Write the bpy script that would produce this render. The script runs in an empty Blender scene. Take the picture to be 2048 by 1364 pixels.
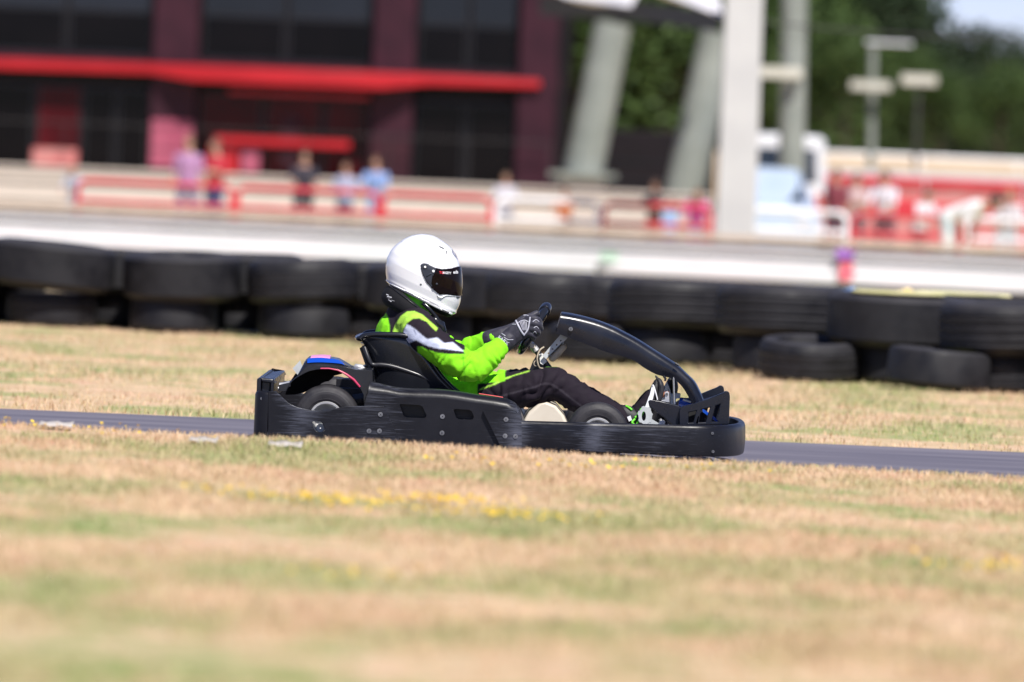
import bpy, bmesh, math, random
import numpy as np
from mathutils import Vector, Matrix, noise
from mathutils.bvhtree import BVHTree
from mathutils.geometry import tessellate_polygon

random.seed(7)
rng = np.random.default_rng(11)
scene = bpy.context.scene
col = scene.collection

# ------------------------------------------------------------------ camera
EYE = 1.14                       # crouching photographer, eye height over the track (m)
F = 11800.0                      # focal length in photo pixels (2048 wide): a 207 mm tele lens
CAM = Vector((0, -25.0, EYE))
ROLL = math.radians(2.45)
PITCH = math.atan(310.0 / F)
ROT = Matrix.Rotation(math.pi / 2 - PITCH, 3, 'X') @ Matrix.Rotation(ROLL, 3, 'Z')

def P(px, py, Y):
    """photo measurement (2048 x 1364) of something standing in the plane y=Y -> metres"""
    d = ROT @ Vector(((px - 1024) / F, -(py - 682) / F, -1))
    t = (Y - CAM.y) / d.y
    return CAM + d * t

IROT = ROT.transposed()
def pix(v):
    q = IROT @ (Vector(v) - CAM)
    return 1024 + F * q.x / -q.z, 682 - F * q.y / -q.z

cam_d = bpy.data.cameras.new('camera')
cam_d.sensor_width = 36
cam_d.lens = F * 36 / 2048
cam_d.clip_end = 3000
cam_d.clip_start = 0.5
cam_d.dof.use_dof = True
cam_d.dof.focus_distance = 24.75
cam_d.dof.aperture_fstop = 2.5
cam = bpy.data.objects.new('camera', cam_d)
cam.matrix_world = Matrix.Translation(CAM) @ ROT.to_4x4()
col.objects.link(cam)
scene.camera = cam

# ------------------------------------------------------------------ light
SUN_DIR = Vector((0.26, -0.66, 0.90)).normalized()     # towards the sun
elev = math.asin(SUN_DIR.z)
w = bpy.data.worlds.new('World'); scene.world = w; w.use_nodes = True
nt = w.node_tree
for n in list(nt.nodes): nt.nodes.remove(n)
out = nt.nodes.new('ShaderNodeOutputWorld'); bg = nt.nodes.new('ShaderNodeBackground')
sky = nt.nodes.new('ShaderNodeTexSky'); sky.sky_type = 'NISHITA'; sky.sun_disc = False
sky.sun_elevation = elev
sky.sun_rotation = math.atan2(SUN_DIR.x, SUN_DIR.y)
sky.air_density = 0.9; sky.dust_density = 0.0; sky.ozone_density = 3.0; sky.altitude = 1800
bg.inputs['Strength'].default_value = 0.085
tint = nt.nodes.new('ShaderNodeMix'); tint.data_type = 'RGBA'; tint.blend_type = 'MULTIPLY'; tint.inputs[0].default_value = 1
tint.inputs[7].default_value = (1.06, 0.93, 1.12, 1)      # the photograph's cool lavender white balance
nt.links.new(sky.outputs[0], tint.inputs[6]); nt.links.new(tint.outputs[2], bg.inputs[0]); nt.links.new(bg.outputs[0], out.inputs[0])
sd = bpy.data.lights.new('sun', 'SUN'); sd.energy = 5.0; sd.angle = math.radians(0.5); sd.color = (1, 0.955, 0.89)
so = bpy.data.objects.new('sun', sd); so.rotation_euler = (-SUN_DIR).to_track_quat('-Z', 'Y').to_euler()
so.location = (10, -20, 30); col.objects.link(so)
scene.view_settings.view_transform = 'Standard'; scene.view_settings.look = 'None'
scene.view_settings.exposure = 0.32; scene.view_settings.gamma = 1.0
scene.render.engine = 'CYCLES'
scene.cycles.use_denoising = True
scene.cycles.max_bounces = 6

# ------------------------------------------------------------------ materials
def nd(t, ty, **kw):
    n = t.nodes.new(ty)
    for k, v in kw.items(): setattr(n, k, v)
    return n

def mat(name, c1, c2=None, scale=6.0, stretch=(1, 1, 1), rough=0.6, rough2=None, bump=0.0, bscale=None, metal=0.0,
        spec=0.5, coat=0.0, attr=None, sheen=0.0, trans=0.0, detail=5.0, contrast=(0.35, 0.68)):
    """principled surface whose colour and roughness wander between two values with a noise in object space"""
    m = bpy.data.materials.new(name); m.use_nodes = True
    t = m.node_tree; b = t.nodes['Principled BSDF']
    b.inputs['Metallic'].default_value = metal
    b.inputs['Specular IOR Level'].default_value = spec
    b.inputs['Coat Weight'].default_value = coat
    b.inputs['Sheen Weight'].default_value = sheen
    b.inputs['Transmission Weight'].default_value = trans
    tc = nd(t, 'ShaderNodeTexCoord'); mp = nd(t, 'ShaderNodeMapping'); mp.inputs['Scale'].default_value = stretch
    t.links.new(tc.outputs['Object'], mp.inputs[0])
    nz = nd(t, 'ShaderNodeTexNoise'); nz.inputs['Scale'].default_value = scale; nz.inputs['Detail'].default_value = detail
    t.links.new(mp.outputs[0], nz.inputs['Vector'])
    rmp = nd(t, 'ShaderNodeMapRange'); rmp.inputs[1].default_value = contrast[0]; rmp.inputs[2].default_value = contrast[1]
    t.links.new(nz.outputs['Fac'], rmp.inputs[0])
    if c2 is None: c2 = tuple(min(1, x * 1.25 + 0.003) for x in c1)
    mx = nd(t, 'ShaderNodeMix', data_type='RGBA')
    t.links.new(rmp.outputs[0], mx.inputs[0])
    if attr:
        at = nd(t, 'ShaderNodeAttribute', attribute_name=attr)
        dk = nd(t, 'ShaderNodeMix', data_type='RGBA', blend_type='MULTIPLY'); dk.inputs[0].default_value = 1
        dk.inputs[7].default_value = (0.86, 0.86, 0.86, 1)
        t.links.new(at.outputs['Color'], dk.inputs[6])
        t.links.new(dk.outputs[2], mx.inputs[6]); t.links.new(at.outputs['Color'], mx.inputs[7])
    else:
        mx.inputs[6].default_value = (*c1, 1); mx.inputs[7].default_value = (*c2, 1)
    t.links.new(mx.outputs[2], b.inputs['Base Color'])
    r2 = rough if rough2 is None else rough2
    rr = nd(t, 'ShaderNodeMapRange'); rr.inputs[3].default_value = rough; rr.inputs[4].default_value = r2
    t.links.new(rmp.outputs[0], rr.inputs[0]); t.links.new(rr.outputs[0], b.inputs['Roughness'])
    if bump:
        n2 = nd(t, 'ShaderNodeTexNoise'); n2.inputs['Scale'].default_value = bscale or scale * 3; n2.inputs['Detail'].default_value = 4
        t.links.new(mp.outputs[0], n2.inputs['Vector'])
        bp = nd(t, 'ShaderNodeBump'); bp.inputs['Strength'].default_value = bump; bp.inputs['Distance'].default_value = 0.004
        t.links.new(n2.outputs['Fac'], bp.inputs['Height']); t.links.new(bp.outputs[0], b.inputs['Normal'])
    return m

M = {}
M['plastic'] = mat('black_plastic', (0.006, 0.007, 0.012), (0.010, 0.011, 0.018), 9, rough=0.24, rough2=0.36, bump=0.08, bscale=60)
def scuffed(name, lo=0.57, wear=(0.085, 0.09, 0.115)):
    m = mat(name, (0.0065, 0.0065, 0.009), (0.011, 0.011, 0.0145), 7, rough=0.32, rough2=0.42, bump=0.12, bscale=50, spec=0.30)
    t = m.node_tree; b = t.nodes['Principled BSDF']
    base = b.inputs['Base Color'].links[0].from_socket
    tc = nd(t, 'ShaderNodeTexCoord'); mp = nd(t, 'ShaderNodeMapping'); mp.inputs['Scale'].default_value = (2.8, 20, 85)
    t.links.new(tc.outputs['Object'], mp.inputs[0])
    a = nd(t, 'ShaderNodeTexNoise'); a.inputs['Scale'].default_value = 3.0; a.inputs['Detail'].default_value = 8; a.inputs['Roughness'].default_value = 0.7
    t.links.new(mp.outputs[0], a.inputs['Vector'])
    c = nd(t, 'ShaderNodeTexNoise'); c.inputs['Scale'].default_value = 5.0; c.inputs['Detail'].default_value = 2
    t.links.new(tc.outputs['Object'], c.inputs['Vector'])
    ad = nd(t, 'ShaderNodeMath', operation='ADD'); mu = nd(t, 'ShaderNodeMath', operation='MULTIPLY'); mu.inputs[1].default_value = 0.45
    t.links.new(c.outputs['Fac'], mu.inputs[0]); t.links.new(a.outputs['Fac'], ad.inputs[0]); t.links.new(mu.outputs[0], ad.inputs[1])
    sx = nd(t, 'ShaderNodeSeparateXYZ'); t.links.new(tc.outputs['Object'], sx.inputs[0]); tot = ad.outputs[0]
    for px_, w_, a_ in ((602, .085, .24), (1036, .045, .20), (1182, .085, .27), (700, .25, .08), (1300, .2, .05)):      # broad paler bands at set places along the sides
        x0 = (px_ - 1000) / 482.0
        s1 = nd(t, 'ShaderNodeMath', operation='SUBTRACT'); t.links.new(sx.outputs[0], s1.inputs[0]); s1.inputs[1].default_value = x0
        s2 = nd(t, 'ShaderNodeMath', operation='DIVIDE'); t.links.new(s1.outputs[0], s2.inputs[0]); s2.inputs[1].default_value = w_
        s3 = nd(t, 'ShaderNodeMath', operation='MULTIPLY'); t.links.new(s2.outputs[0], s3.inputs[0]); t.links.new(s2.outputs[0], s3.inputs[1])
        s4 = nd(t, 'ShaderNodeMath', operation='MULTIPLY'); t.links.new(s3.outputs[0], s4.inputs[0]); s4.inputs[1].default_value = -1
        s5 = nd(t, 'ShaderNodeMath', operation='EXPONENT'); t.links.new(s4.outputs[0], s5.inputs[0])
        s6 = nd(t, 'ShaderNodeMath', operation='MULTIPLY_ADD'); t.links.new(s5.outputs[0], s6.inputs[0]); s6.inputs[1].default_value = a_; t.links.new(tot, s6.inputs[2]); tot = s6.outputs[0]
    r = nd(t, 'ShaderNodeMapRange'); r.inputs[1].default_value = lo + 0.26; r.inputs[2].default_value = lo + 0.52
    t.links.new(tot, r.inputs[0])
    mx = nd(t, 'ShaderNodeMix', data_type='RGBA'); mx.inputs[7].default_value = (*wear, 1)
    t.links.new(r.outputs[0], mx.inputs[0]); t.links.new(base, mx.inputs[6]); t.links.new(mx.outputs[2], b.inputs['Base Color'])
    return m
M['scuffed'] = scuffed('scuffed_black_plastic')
M['gloss_black'] = mat('gloss_black', (0.010, 0.011, 0.015), None, 5, rough=0.16, rough2=0.26)
M['black_steel'] = mat('black_steel', (0.012, 0.012, 0.015), None, 12, rough=0.28, rough2=0.4)
M['dark_void'] = mat('dark_recess', (0.006, 0.006, 0.007), None, 12, rough=0.8)
M['rubber'] = mat('kart_tyre_rubber', (0.016, 0.015, 0.018), (0.028, 0.026, 0.030), 25, rough=0.55, rough2=0.75, bump=0.2, bscale=90)
M['steel'] = mat('zinc_steel', (0.50, 0.50, 0.50), (0.62, 0.62, 0.62), 20, rough=0.30, rough2=0.45, metal=0.85)
M['bolt'] = mat('worn_bolt', (0.20, 0.20, 0.21), (0.36, 0.36, 0.36), 60, rough=0.35, rough2=0.5, metal=0.7)
M['alu'] = mat('cast_alloy', (0.55, 0.55, 0.56), (0.66, 0.66, 0.66), 15, rough=0.35, rough2=0.5, metal=0.6)
M['zinc_plate'] = mat('dull_plate', (0.46, 0.49, 0.50), (0.58, 0.60, 0.61), 16, rough=0.45, rough2=0.6, metal=0.15)
M['white_plastic'] = mat('white_plastic', (0.74, 0.74, 0.72), (0.80, 0.80, 0.78), 14, rough=0.4)
M['tank'] = mat('cream_tank_plastic', (0.60, 0.53, 0.42), (0.68, 0.61, 0.50), 5, rough=0.42, rough2=0.55, bump=0.1, bscale=40)
M['beige'] = mat('aged_beige_plastic', (0.36, 0.30, 0.22), (0.50, 0.43, 0.33), 40, rough=0.5, rough2=0.7, bump=0.2)
M['rust'] = mat('rusty_link', (0.30, 0.10, 0.05), (0.42, 0.18, 0.10), 30, rough=0.6, rough2=0.8, bump=0.2)
M['blue'] = mat('blue_sticker', (0.004, 0.06, 0.42), (0.006, 0.075, 0.50), 8, rough=0.25)
M['pink'] = mat('pink_sticker', (0.72, 0.25, 0.50), (0.80, 0.33, 0.56), 8, rough=0.35)
M['pinstripe'] = mat('pink_pinstripe', (0.50, 0.02, 0.09), (0.60, 0.05, 0.13), 20, rough=0.35)
M['helmet'] = mat('white_helmet_paint', (0.85, 0.85, 0.86), (0.88, 0.88, 0.89), 6, rough=0.12, rough2=0.16, coat=0.6)
M['visor'] = mat('dark_visor', (0.006, 0.003, 0.003), (0.009, 0.005, 0.005), 5, rough=0.05, rough2=0.08, spec=0.14)
M['pivot'] = mat('visor_base_plate', (0.022, 0.026, 0.038), (0.030, 0.034, 0.048), 20, rough=0.35, rough2=0.45)
M['cloth_black'] = mat('black_padded_cloth', (0.007, 0.007, 0.009), (0.012, 0.012, 0.014), 30, rough=0.75, rough2=0.9, bump=0.3, bscale=160, spec=0.2)
M['suit'] = mat('race_suit_cloth', (1, 1, 1), None, 40, rough=0.78, rough2=0.9, bump=0.3, bscale=260, attr='suit', spec=0.22)
M['glove'] = mat('race_glove_cloth', (0.016, 0.015, 0.026), (0.030, 0.028, 0.045), 50, rough=0.5, rough2=0.7, bump=0.3, bscale=200, sheen=0.15)
M['glove_trim'] = mat('silver_glove_print', (0.40, 0.40, 0.47), (0.52, 0.52, 0.58), 40, rough=0.45)
M['neon'] = mat('neon_green_cloth', (0.14, 0.70, 0.015), (0.20, 0.78, 0.03), 30, rough=0.6, bump=0.2, bscale=120)
M['lace'] = mat('neon_green_lace', (0.12, 0.62, 0.03), (0.2, 0.75, 0.05), 60, rough=0.6)
M['shoe'] = mat('black_shoe', (0.012, 0.012, 0.014), (0.02, 0.02, 0.023), 30, rough=0.5, rough2=0.65, bump=0.2)
M['sole'] = mat('dark_shoe_sole', (0.022, 0.021, 0.024), (0.035, 0.033, 0.036), 30, rough=0.6)
M['white_cloth'] = mat('white_print', (0.76, 0.76, 0.78), (0.82, 0.82, 0.84), 20, rough=0.5)
M['red_print'] = mat('red_print', (0.62, 0.02, 0.03), None, 20, rough=0.4)
M['navy_print'] = mat('navy_print', (0.02, 0.025, 0.09), None, 20, rough=0.35)

# ------------------------------------------------------------------ mesh building
class MB:
    def __init__(s): s.v = []; s.f = []
    def add(s, vs, fs):
        o = len(s.v); s.v += [tuple(x) for x in vs]; s.f += [tuple(i + o for i in f) for f in fs]; return s
    def box(s, x0, x1, y0, y1, z0, z1):
        return s.add([(x0, y0, z0), (x1, y0, z0), (x1, y1, z0), (x0, y1, z0), (x0, y0, z1), (x1, y0, z1), (x1, y1, z1), (x0, y1, z1)],
                     [(0, 3, 2, 1), (4, 5, 6, 7), (0, 1, 5, 4), (1, 2, 6, 5), (2, 3, 7, 6), (3, 0, 4, 7)])
    def loft(s, secs, closed=True, cap=True, loop=False):
        n = len(secs[0]); o = len(s.v)
        for q in secs: s.v += [tuple(p) for p in q]
        R = len(secs)
        for i in range(R if loop else R - 1):
            a, b = o + i * n, o + ((i + 1) % R) * n
            for j in range(n if closed else n - 1):
                k = (j + 1) % n
                s.f.append((a + j, a + k, b + k, b + j))
        if cap and closed and not loop:
            s.f.append(tuple(o + j for j in reversed(range(n)))); s.f.append(tuple(o + (R - 1) * n + j for j in range(n)))
        return s
    def tube(s, path, r, n=12, cap=True, loop=False, flat=None, up=None, dome=False):
        """round (or, with flat=(a,b) factors, elliptical) tube along a path; r a number or one per point"""
        pts = [Vector(p) for p in path]; N = len(pts)
        rs = [r] * N if isinstance(r, (int, float)) else list(r)
        if dome:
            def capset(p, d, rad):
                return [(p + d * rad * math.sin(a), rad * math.cos(a)) for a in (0.45, 0.9, 1.25, 1.5)]
            d0 = (pts[0] - pts[1]).normalized(); d1 = (pts[-1] - pts[-2]).normalized()
            a = capset(pts[0], d0, rs[0])[::-1]; b = capset(pts[-1], d1, rs[-1])
            pts = [q[0] for q in a] + pts + [q[0] for q in b]; rs = [q[1] for q in a] + rs + [q[1] for q in b]; N = len(pts)
        secs = []; nrm = None
        for i in range(N):
            t = (pts[(i + 1) % N] - pts[i - 1]) if loop else (pts[min(i + 1, N - 1)] - pts[max(i - 1, 0)])
            t.normalize()
            if up is not None:
                u = Vector(up); nrm = (u - t * u.dot(t)).normalized()
            elif nrm is None:
                u = Vector((0, 0, 1)) if abs(t.z) < 0.9 else Vector((1, 0, 0))
                nrm = (u - t * u.dot(t)).normalized()
            else:
                nrm = (nrm - t * nrm.dot(t)).normalized()
            bn = t.cross(nrm); fa, fb = flat or (1, 1)
            secs.append([pts[i] + nrm * (math.cos(2 * math.pi * j / n) * rs[i] * fa) + bn * (math.sin(2 * math.pi * j / n) * rs[i] * fb) for j in range(n)])
        return s.loft(secs, True, cap, loop)
    def lathe(s, prof, c, axis='Y', n=48):
        """prof: list of (along axis, radius)"""
        c = Vector(c); secs = []
        for j in range(n):
            a = 2 * math.pi * j / n; ca, sa = math.cos(a), math.sin(a)
            q = []
            for h, r in prof:
                q.append(c + (Vector((r * ca, h, r * sa)) if axis == 'Y' else Vector((r * ca, r * sa, h))))
            secs.append(q)
        return s.loft(secs, closed=False, cap=False, loop=True)
    def plate(s, outline, y0, y1, holes=()):
        """a flat panel standing in a plane of constant y: outline and holes are (x, z) lists"""
        loops = [[Vector((p[0], p[1], 0)) for p in outline]] + [[Vector((p[0], p[1], 0)) for p in h] for h in holes]
        tris = tessellate_polygon(loops)
        flatp = [p for l in loops for p in l]; n = len(flatp); o = len(s.v)
        s.v += [(p.x, y0, p.y) for p in flatp] + [(p.x, y1, p.y) for p in flatp]
        for a, b, c in tris:
            ar = (flatp[b].x - flatp[a].x) * (flatp[c].y - flatp[a].y) - (flatp[c].x - flatp[a].x) * (flatp[b].y - flatp[a].y)
            if ar < 0: a, b, c = a, c, b
            s.f += [(o + a, o + b, o + c), (o + n + a, o + n + c, o + n + b)]
        i0 = o
        for li, l in enumerate(loops):
            m = len(l); A = sum(l[i].x * l[(i + 1) % m].y - l[(i + 1) % m].x * l[i].y for i in range(m))
            for i in range(m):
                a, b = i0 + i, i0 + (i + 1) % m
                q = (a, a + n, b + n, b) if (A > 0) == (li == 0) else (a, b, b + n, a + n)
                s.f.append(q)
            i0 += m
        return s
    def sphere(s, c, r, n=16, m=10):
        c = Vector(c); r = (r, r, r) if isinstance(r, (int, float)) else r
        secs = []
        for i in range(m + 1):
            a = math.pi * i / m; rr = max(math.sin(a), 0.02)
            secs.append([(c.x + r[0] * rr * math.cos(2 * math.pi * j / n), c.y + r[1] * rr * math.sin(2 * math.pi * j / n), c.z - r[2] * math.cos(a)) for j in range(n)])
        return s.loft(secs)
    def build(s, name, m, parent=None, smooth=35, bevel=0.0, seg=2, loc=None):
        base = Vector(loc) if loc is not None else (wloc(parent) if parent else Vector((0, 0, 0)))
        me = bpy.data.meshes.new(name)
        me.from_pydata([(x - base.x, y - base.y, z - base.z) for x, y, z in s.v], [], s.f)
        bm = bmesh.new(); bm.from_mesh(me); bmesh.ops.remove_doubles(bm, verts=bm.verts, dist=1e-6)
        bmesh.ops.recalc_face_normals(bm, faces=bm.faces); bm.to_mesh(me); bm.free()
        return link(name, me, m, parent, smooth, bevel, seg, loc)

def wloc(o):
    v = Vector((0, 0, 0))
    while o is not None: v = v + o.location; o = o.parent
    return v

def link(name, me, m, parent=None, smooth=35, bevel=0.0, seg=2, loc=None):
    o = bpy.data.objects.new(name, me); col.objects.link(o)
    if loc is not None: o.location = Vector(loc) - (wloc(parent) if parent else Vector((0, 0, 0)))
    if parent: o.parent = parent
    if m is not None:
        for q in (m if isinstance(m, (list, tuple)) else [m]): me.materials.append(q)
    if smooth:
        me.polygons.foreach_set('use_smooth', [True] * len(me.polygons))
        if smooth < 180: me.set_sharp_from_angle(angle=math.radians(smooth))
    if bevel:
        b = o.modifiers.new('bevel', 'BEVEL'); b.width = bevel; b.segments = seg; b.limit_method = 'ANGLE'; b.angle_limit = math.radians(40)
        b.harden_normals = True
    return o

def tag(o, label=None, cat=None, group=None, kind=None):
    if label: o['label'] = label
    if cat: o['category'] = cat
    if group: o['group'] = group
    if kind: o['kind'] = kind
    return o

def empty(name, loc, label, cat, group=None):
    o = bpy.data.objects.new(name, None); col.objects.link(o); o.location = loc; o.empty_display_size = 0.1
    return tag(o, label, cat, group)

def copy_tree(o, parent=None):
    c = o.copy(); col.objects.link(c)
    if parent: c.parent = parent
    for ch in list(o.children): copy_tree(ch, c)
    return c

def voxel(mb, size, smooth_it=6, fac=0.5):
    """fuse overlapping closed shapes into one continuous surface"""
    me = bpy.data.meshes.new('tmp'); me.from_pydata(mb.v, [], mb.f)
    bm = bmesh.new(); bm.from_mesh(me); bmesh.ops.recalc_face_normals(bm, faces=bm.faces); bm.to_mesh(me); bm.free()
    o = bpy.data.objects.new('tmp', me); col.objects.link(o)
    r = o.modifiers.new('r', 'REMESH'); r.mode = 'VOXEL'; r.voxel_size = size
    if smooth_it:
        q = o.modifiers.new('s', 'SMOOTH'); q.iterations = smooth_it; q.factor = fac
    dg = bpy.context.evaluated_depsgraph_get()
    res = bpy.data.meshes.new_from_object(o.evaluated_get(dg))
    bpy.data.objects.remove(o); bpy.data.meshes.remove(me)
    return res

def rebase(me, loc):
    me.transform(Matrix.Translation(-Vector(loc)))

def paint(me, name, fn, loc=(0, 0, 0), soft=False):
    """per-vertex cloth colour from fn(world position, normal)"""
    a = me.color_attributes.new(name, 'FLOAT_COLOR', 'POINT')
    L = Vector(loc); buf = []
    offs = [Vector(o) for o in ((0, 0, 0), (.0026, 0, .0011), (-.0011, 0, .0026), (-.0026, 0, -.0011), (.0011, 0, -.0026))] if soft else [Vector()]
    for v in me.vertices:
        cs = [fn(v.co + L + o, v.normal) for o in offs]
        buf += [sum(c[0] for c in cs) / len(cs), sum(c[1] for c in cs) / len(cs), sum(c[2] for c in cs) / len(cs), 1.0]
    a.data.foreach_set('color', buf)

def inpoly(x, y, poly):
    r = False; n = len(poly); j = n - 1
    for i in range(n):
        xi, yi = poly[i]; xj, yj = poly[j]
        if (yi > y) != (yj > y) and x < (xj - xi) * (y - yi) / (yj - yi) + xi: r = not r
        j = i
    return r

def segdist(x, y, pl):
    b = 1e9
    for (x0, y0), (x1, y1) in zip(pl, pl[1:]):
        dx, dy = x1 - x0, y1 - y0; t = max(0, min(1, ((x - x0) * dx + (y - y0) * dy) / (dx * dx + dy * dy)))
        b = min(b, math.hypot(x - x0 - t * dx, y - y0 - t * dy))
    return b

def side(pts, Y):
    """photo outline of a part seen side-on -> (x, z) in metres at depth Y"""
    return [(p.x, p.z) for p in (P(a, b, Y) for a, b in pts)]

def lerp(a, b, t): return a + (b - a) * t
def interp(tab, x):
    if x <= tab[0][0]: return tab[0][1]
    for (a, b), (c, d) in zip(tab, tab[1:]):
        if x <= c: return lerp(b, d, (x - a) / (c - a))
    return tab[-1][1]
def catmull(pts, k=6):
    P_ = [Vector(p) for p in pts]; out = []
    for i in range(len(P_) - 1):
        p0, p1, p2, p3 = P_[max(i - 1, 0)], P_[i], P_[i + 1], P_[min(i + 2, len(P_) - 1)]
        for s in range(k):
            t = s / k
            out.append(0.5 * ((2 * p1) + (p2 - p0) * t + (2 * p0 - 5 * p1 + 4 * p2 - p3) * t * t + (3 * p1 - p0 - 3 * p2 + p3) * t ** 3))
    out.append(P_[-1]); return out

def text_mesh(body, size, m_align='CENTER', bold=0.0):
    cu = bpy.data.curves.new('t', 'FONT'); cu.body = body; cu.size = size; cu.align_x = m_align; cu.align_y = 'CENTER'; cu.offset = bold
    o = bpy.data.objects.new('t', cu); col.objects.link(o)
    dg = bpy.context.evaluated_depsgraph_get(); me = bpy.data.meshes.new_from_object(o.evaluated_get(dg))
    bpy.data.objects.remove(o)
    bm = bmesh.new(); bm.from_mesh(me); bmesh.ops.triangulate(bm, faces=bm.faces); 
    bm.verts.ensure_lookup_table()
    vs = [v.co.copy() for v in bm.verts]; fs = [tuple(v.index for v in f.verts) for f in bm.faces]; bm.free()
    return vs, fs
# ------------------------------------------------------------------ the go-kart
YN = -0.66
KL = Vector((P(1000, 900, 0).x, 0, 0.004))
kart = empty('go_kart', KL, 'black rental go-kart with scuffed wraparound bumper and blue-topped engine cover on the track', 'go-kart')
X = lambda px, Y=0.0: P(px, 800, Y).x
Zs = lambda px, py, Y=YN: P(px, py, Y).z

def bolt(px, py, Y, parent, r=0.0100):
    c = P(px, py, Y); b = MB()
    b.lathe([(0.0, r), (-0.002, r), (-0.0035, r * 0.93), (-0.0035, r * 0.68), (-0.0020, r * 0.62), (-0.0022, r * 0.52), (-0.0045, r * 0.45), (-0.0045, r * 0.24)], c, n=20)
    o = b.build('bolt', M['bolt'], parent, smooth=30)
    return o

def wall_strip(path, zt, zb, thick=0.03, bulge=0.003):
    """bumper wall swept along a plan path; zt / zb height functions of the path index"""
    N = len(path); secs = []
    for i, (x, y) in enumerate(path):
        a = Vector(path[max(i - 1, 0)]); b = Vector(path[min(i + 1, N - 1)]); t = (b - a).normalized()
        n = Vector((t.y, -t.x)); T, B = zt(i), zb(i); h = T - B
        prof = [(-thick, B), (-0.008, B), (-0.002, B + 0.004), (0, B + 0.012)]
        for k in range(1, 6): prof.append((bulge * math.sin(math.pi * k / 6), lerp(B + 0.012, T - 0.014, k / 6)))
        prof += [(0, T - 0.014), (-0.003, T - 0.005), (-0.010, T), (-thick + 0.004, T), (-thick, T - 0.004)]
        secs.append([(x + n.x * o, y + n.y * o, z) for o, z in prof])
    m = MB(); m.loft(secs); return m

# front bumper: low wall that runs along both sides and round the nose
zt0, zt1 = Zs(1045, 842), Zs(1440, 851)
xs0, xa, xf = X(1043, YN), X(1345, YN), X(1491, 0)
path = []
for k in range(22):
    t = k / 22; x = lerp(xs0, xa, t)
    path.append((x, YN + 0.010 - 0.012 * math.exp(-((x - X(1180, YN)) / 0.045) ** 2) - 0.010 * t))
RX, RY = xf - xa, 0.66
for k in range(41):
    a = -math.pi / 2 + math.pi * k / 40
    ca, sa = math.cos(a), math.sin(a)
    path.append((xa + RX * abs(ca) ** 0.62, RY * math.copysign(abs(sa) ** 0.8, sa)))
for k in range(1, 12): path.append((lerp(xa, xs0, k / 11), 0.66))
ZT = lambda i: lerp(zt0, zt1, max(0, min(1, (path[i][0] - xs0) / (xf - xs0))))
ZB = lambda i: 0.056
fb = wall_strip(path, ZT, ZB)
flag = side([(966, 822), (1036, 825.5), (1041, 829), (1043, 842), (1044, 900), (1004, 898)], YN)
fb.plate(flag, YN - 0.004, YN + 0.024)
flag_far = [(x, z) for x, z in flag]; fb.plate(flag_far, 0.636, 0.664)
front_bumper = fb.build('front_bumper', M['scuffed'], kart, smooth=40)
for q in ((1012, 839), (1010, 872), (1031, 873)): bolt(*q, YN - 0.004, front_bumper)
for q in ((1380, 867), (1425, 866.5), (1380, 901), (1426, 903), (1402, 885)): bolt(*q, YN + 0.03, front_bumper, 0.006)

# rear bumper: scalloped side panel, rounded corners and a deep beam across the back
xr = X(513, -.45)
scal = [(536, 783), (552, 783), (560, 790), (568, 798), (577, 806), (590, 812.5), (604, 817), (624, 821), (644, 822), (660, 820.5), (676, 816), (690, 813.3), (720, 812.5), (768, 813)]
rear_outline = scal + [(806, 896), (536, 884)]
rb = MB()
hole = [(624, 844), (628, 842.5), (640, 843), (644, 846), (649.5, 856), (648.5, 863), (644, 865), (636, 864), (632, 861.5), (627, 855)]
rb.plate(side(rear_outline, YN), YN - 0.002, YN + 0.026, [side(hole, YN)])
rb.plate(side(rear_outline, YN), 0.634, 0.662)
path_r = []
xc = X(537, YN); rc = xc - xr
for k in range(13):
    a = math.pi / 2 * k / 12
    path_r.append((xc - rc * math.sin(a), YN + rc - rc * math.cos(a)))
path_r = [(x, y) for x, y in path_r] + [(xr, -0.4), (xr, 0.0), (xr, 0.4)]
for k in range(13):
    a = math.pi / 2 * k / 12
    path_r.append((xr + rc - rc * math.cos(a), 0.66 - rc + rc * math.sin(a)))
ztr, zbr = Zs(520, 783), 0.045
rb_side = wall_strip([(x, y) for x, y in reversed(path_r)], lambda i: ztr, lambda i: zbr, 0.028, 0.0)
rb.add(rb_side.v, rb_side.f)
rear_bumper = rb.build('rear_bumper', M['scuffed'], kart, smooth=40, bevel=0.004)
bm_ = MB(); z0, z1 = Zs(530, 788, -0.5), Zs(530, 756, -0.5)
bm_.box(xr + 0.004, xr + 0.022, -0.585, 0.585, 0.10, z1)
bm_.box(xr + 0.022, X(557), -0.585, 0.585, z1 - 0.012, z1)
bm_.box(X(551), X(557), -0.585, 0.585, z0 - 0.02, z1 - 0.012)
bm_.box(xr + 0.022, X(551), -0.560, 0.585, z0 - 0.02, z1 - 0.012)
rbeam = bm_.build('rear_beam', M['plastic'], kart, bevel=0.006)
bolt(525.5, 797, YN + 0.012, rear_bumper, 0.009)
for q in ((761, 829), (738, 862), (759, 862)): bolt(*q, YN - 0.002, rear_bumper)
bp = MB(); c = P(641, 856, YN + 0.06); bp.lathe([(-0.02, 0.002), (-0.02, 0.016), (-0.018, 0.018), (0.04, 0.018)], c, n=24)
bp.build('bumper_mount', M['zinc_plate'], kart)

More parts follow.
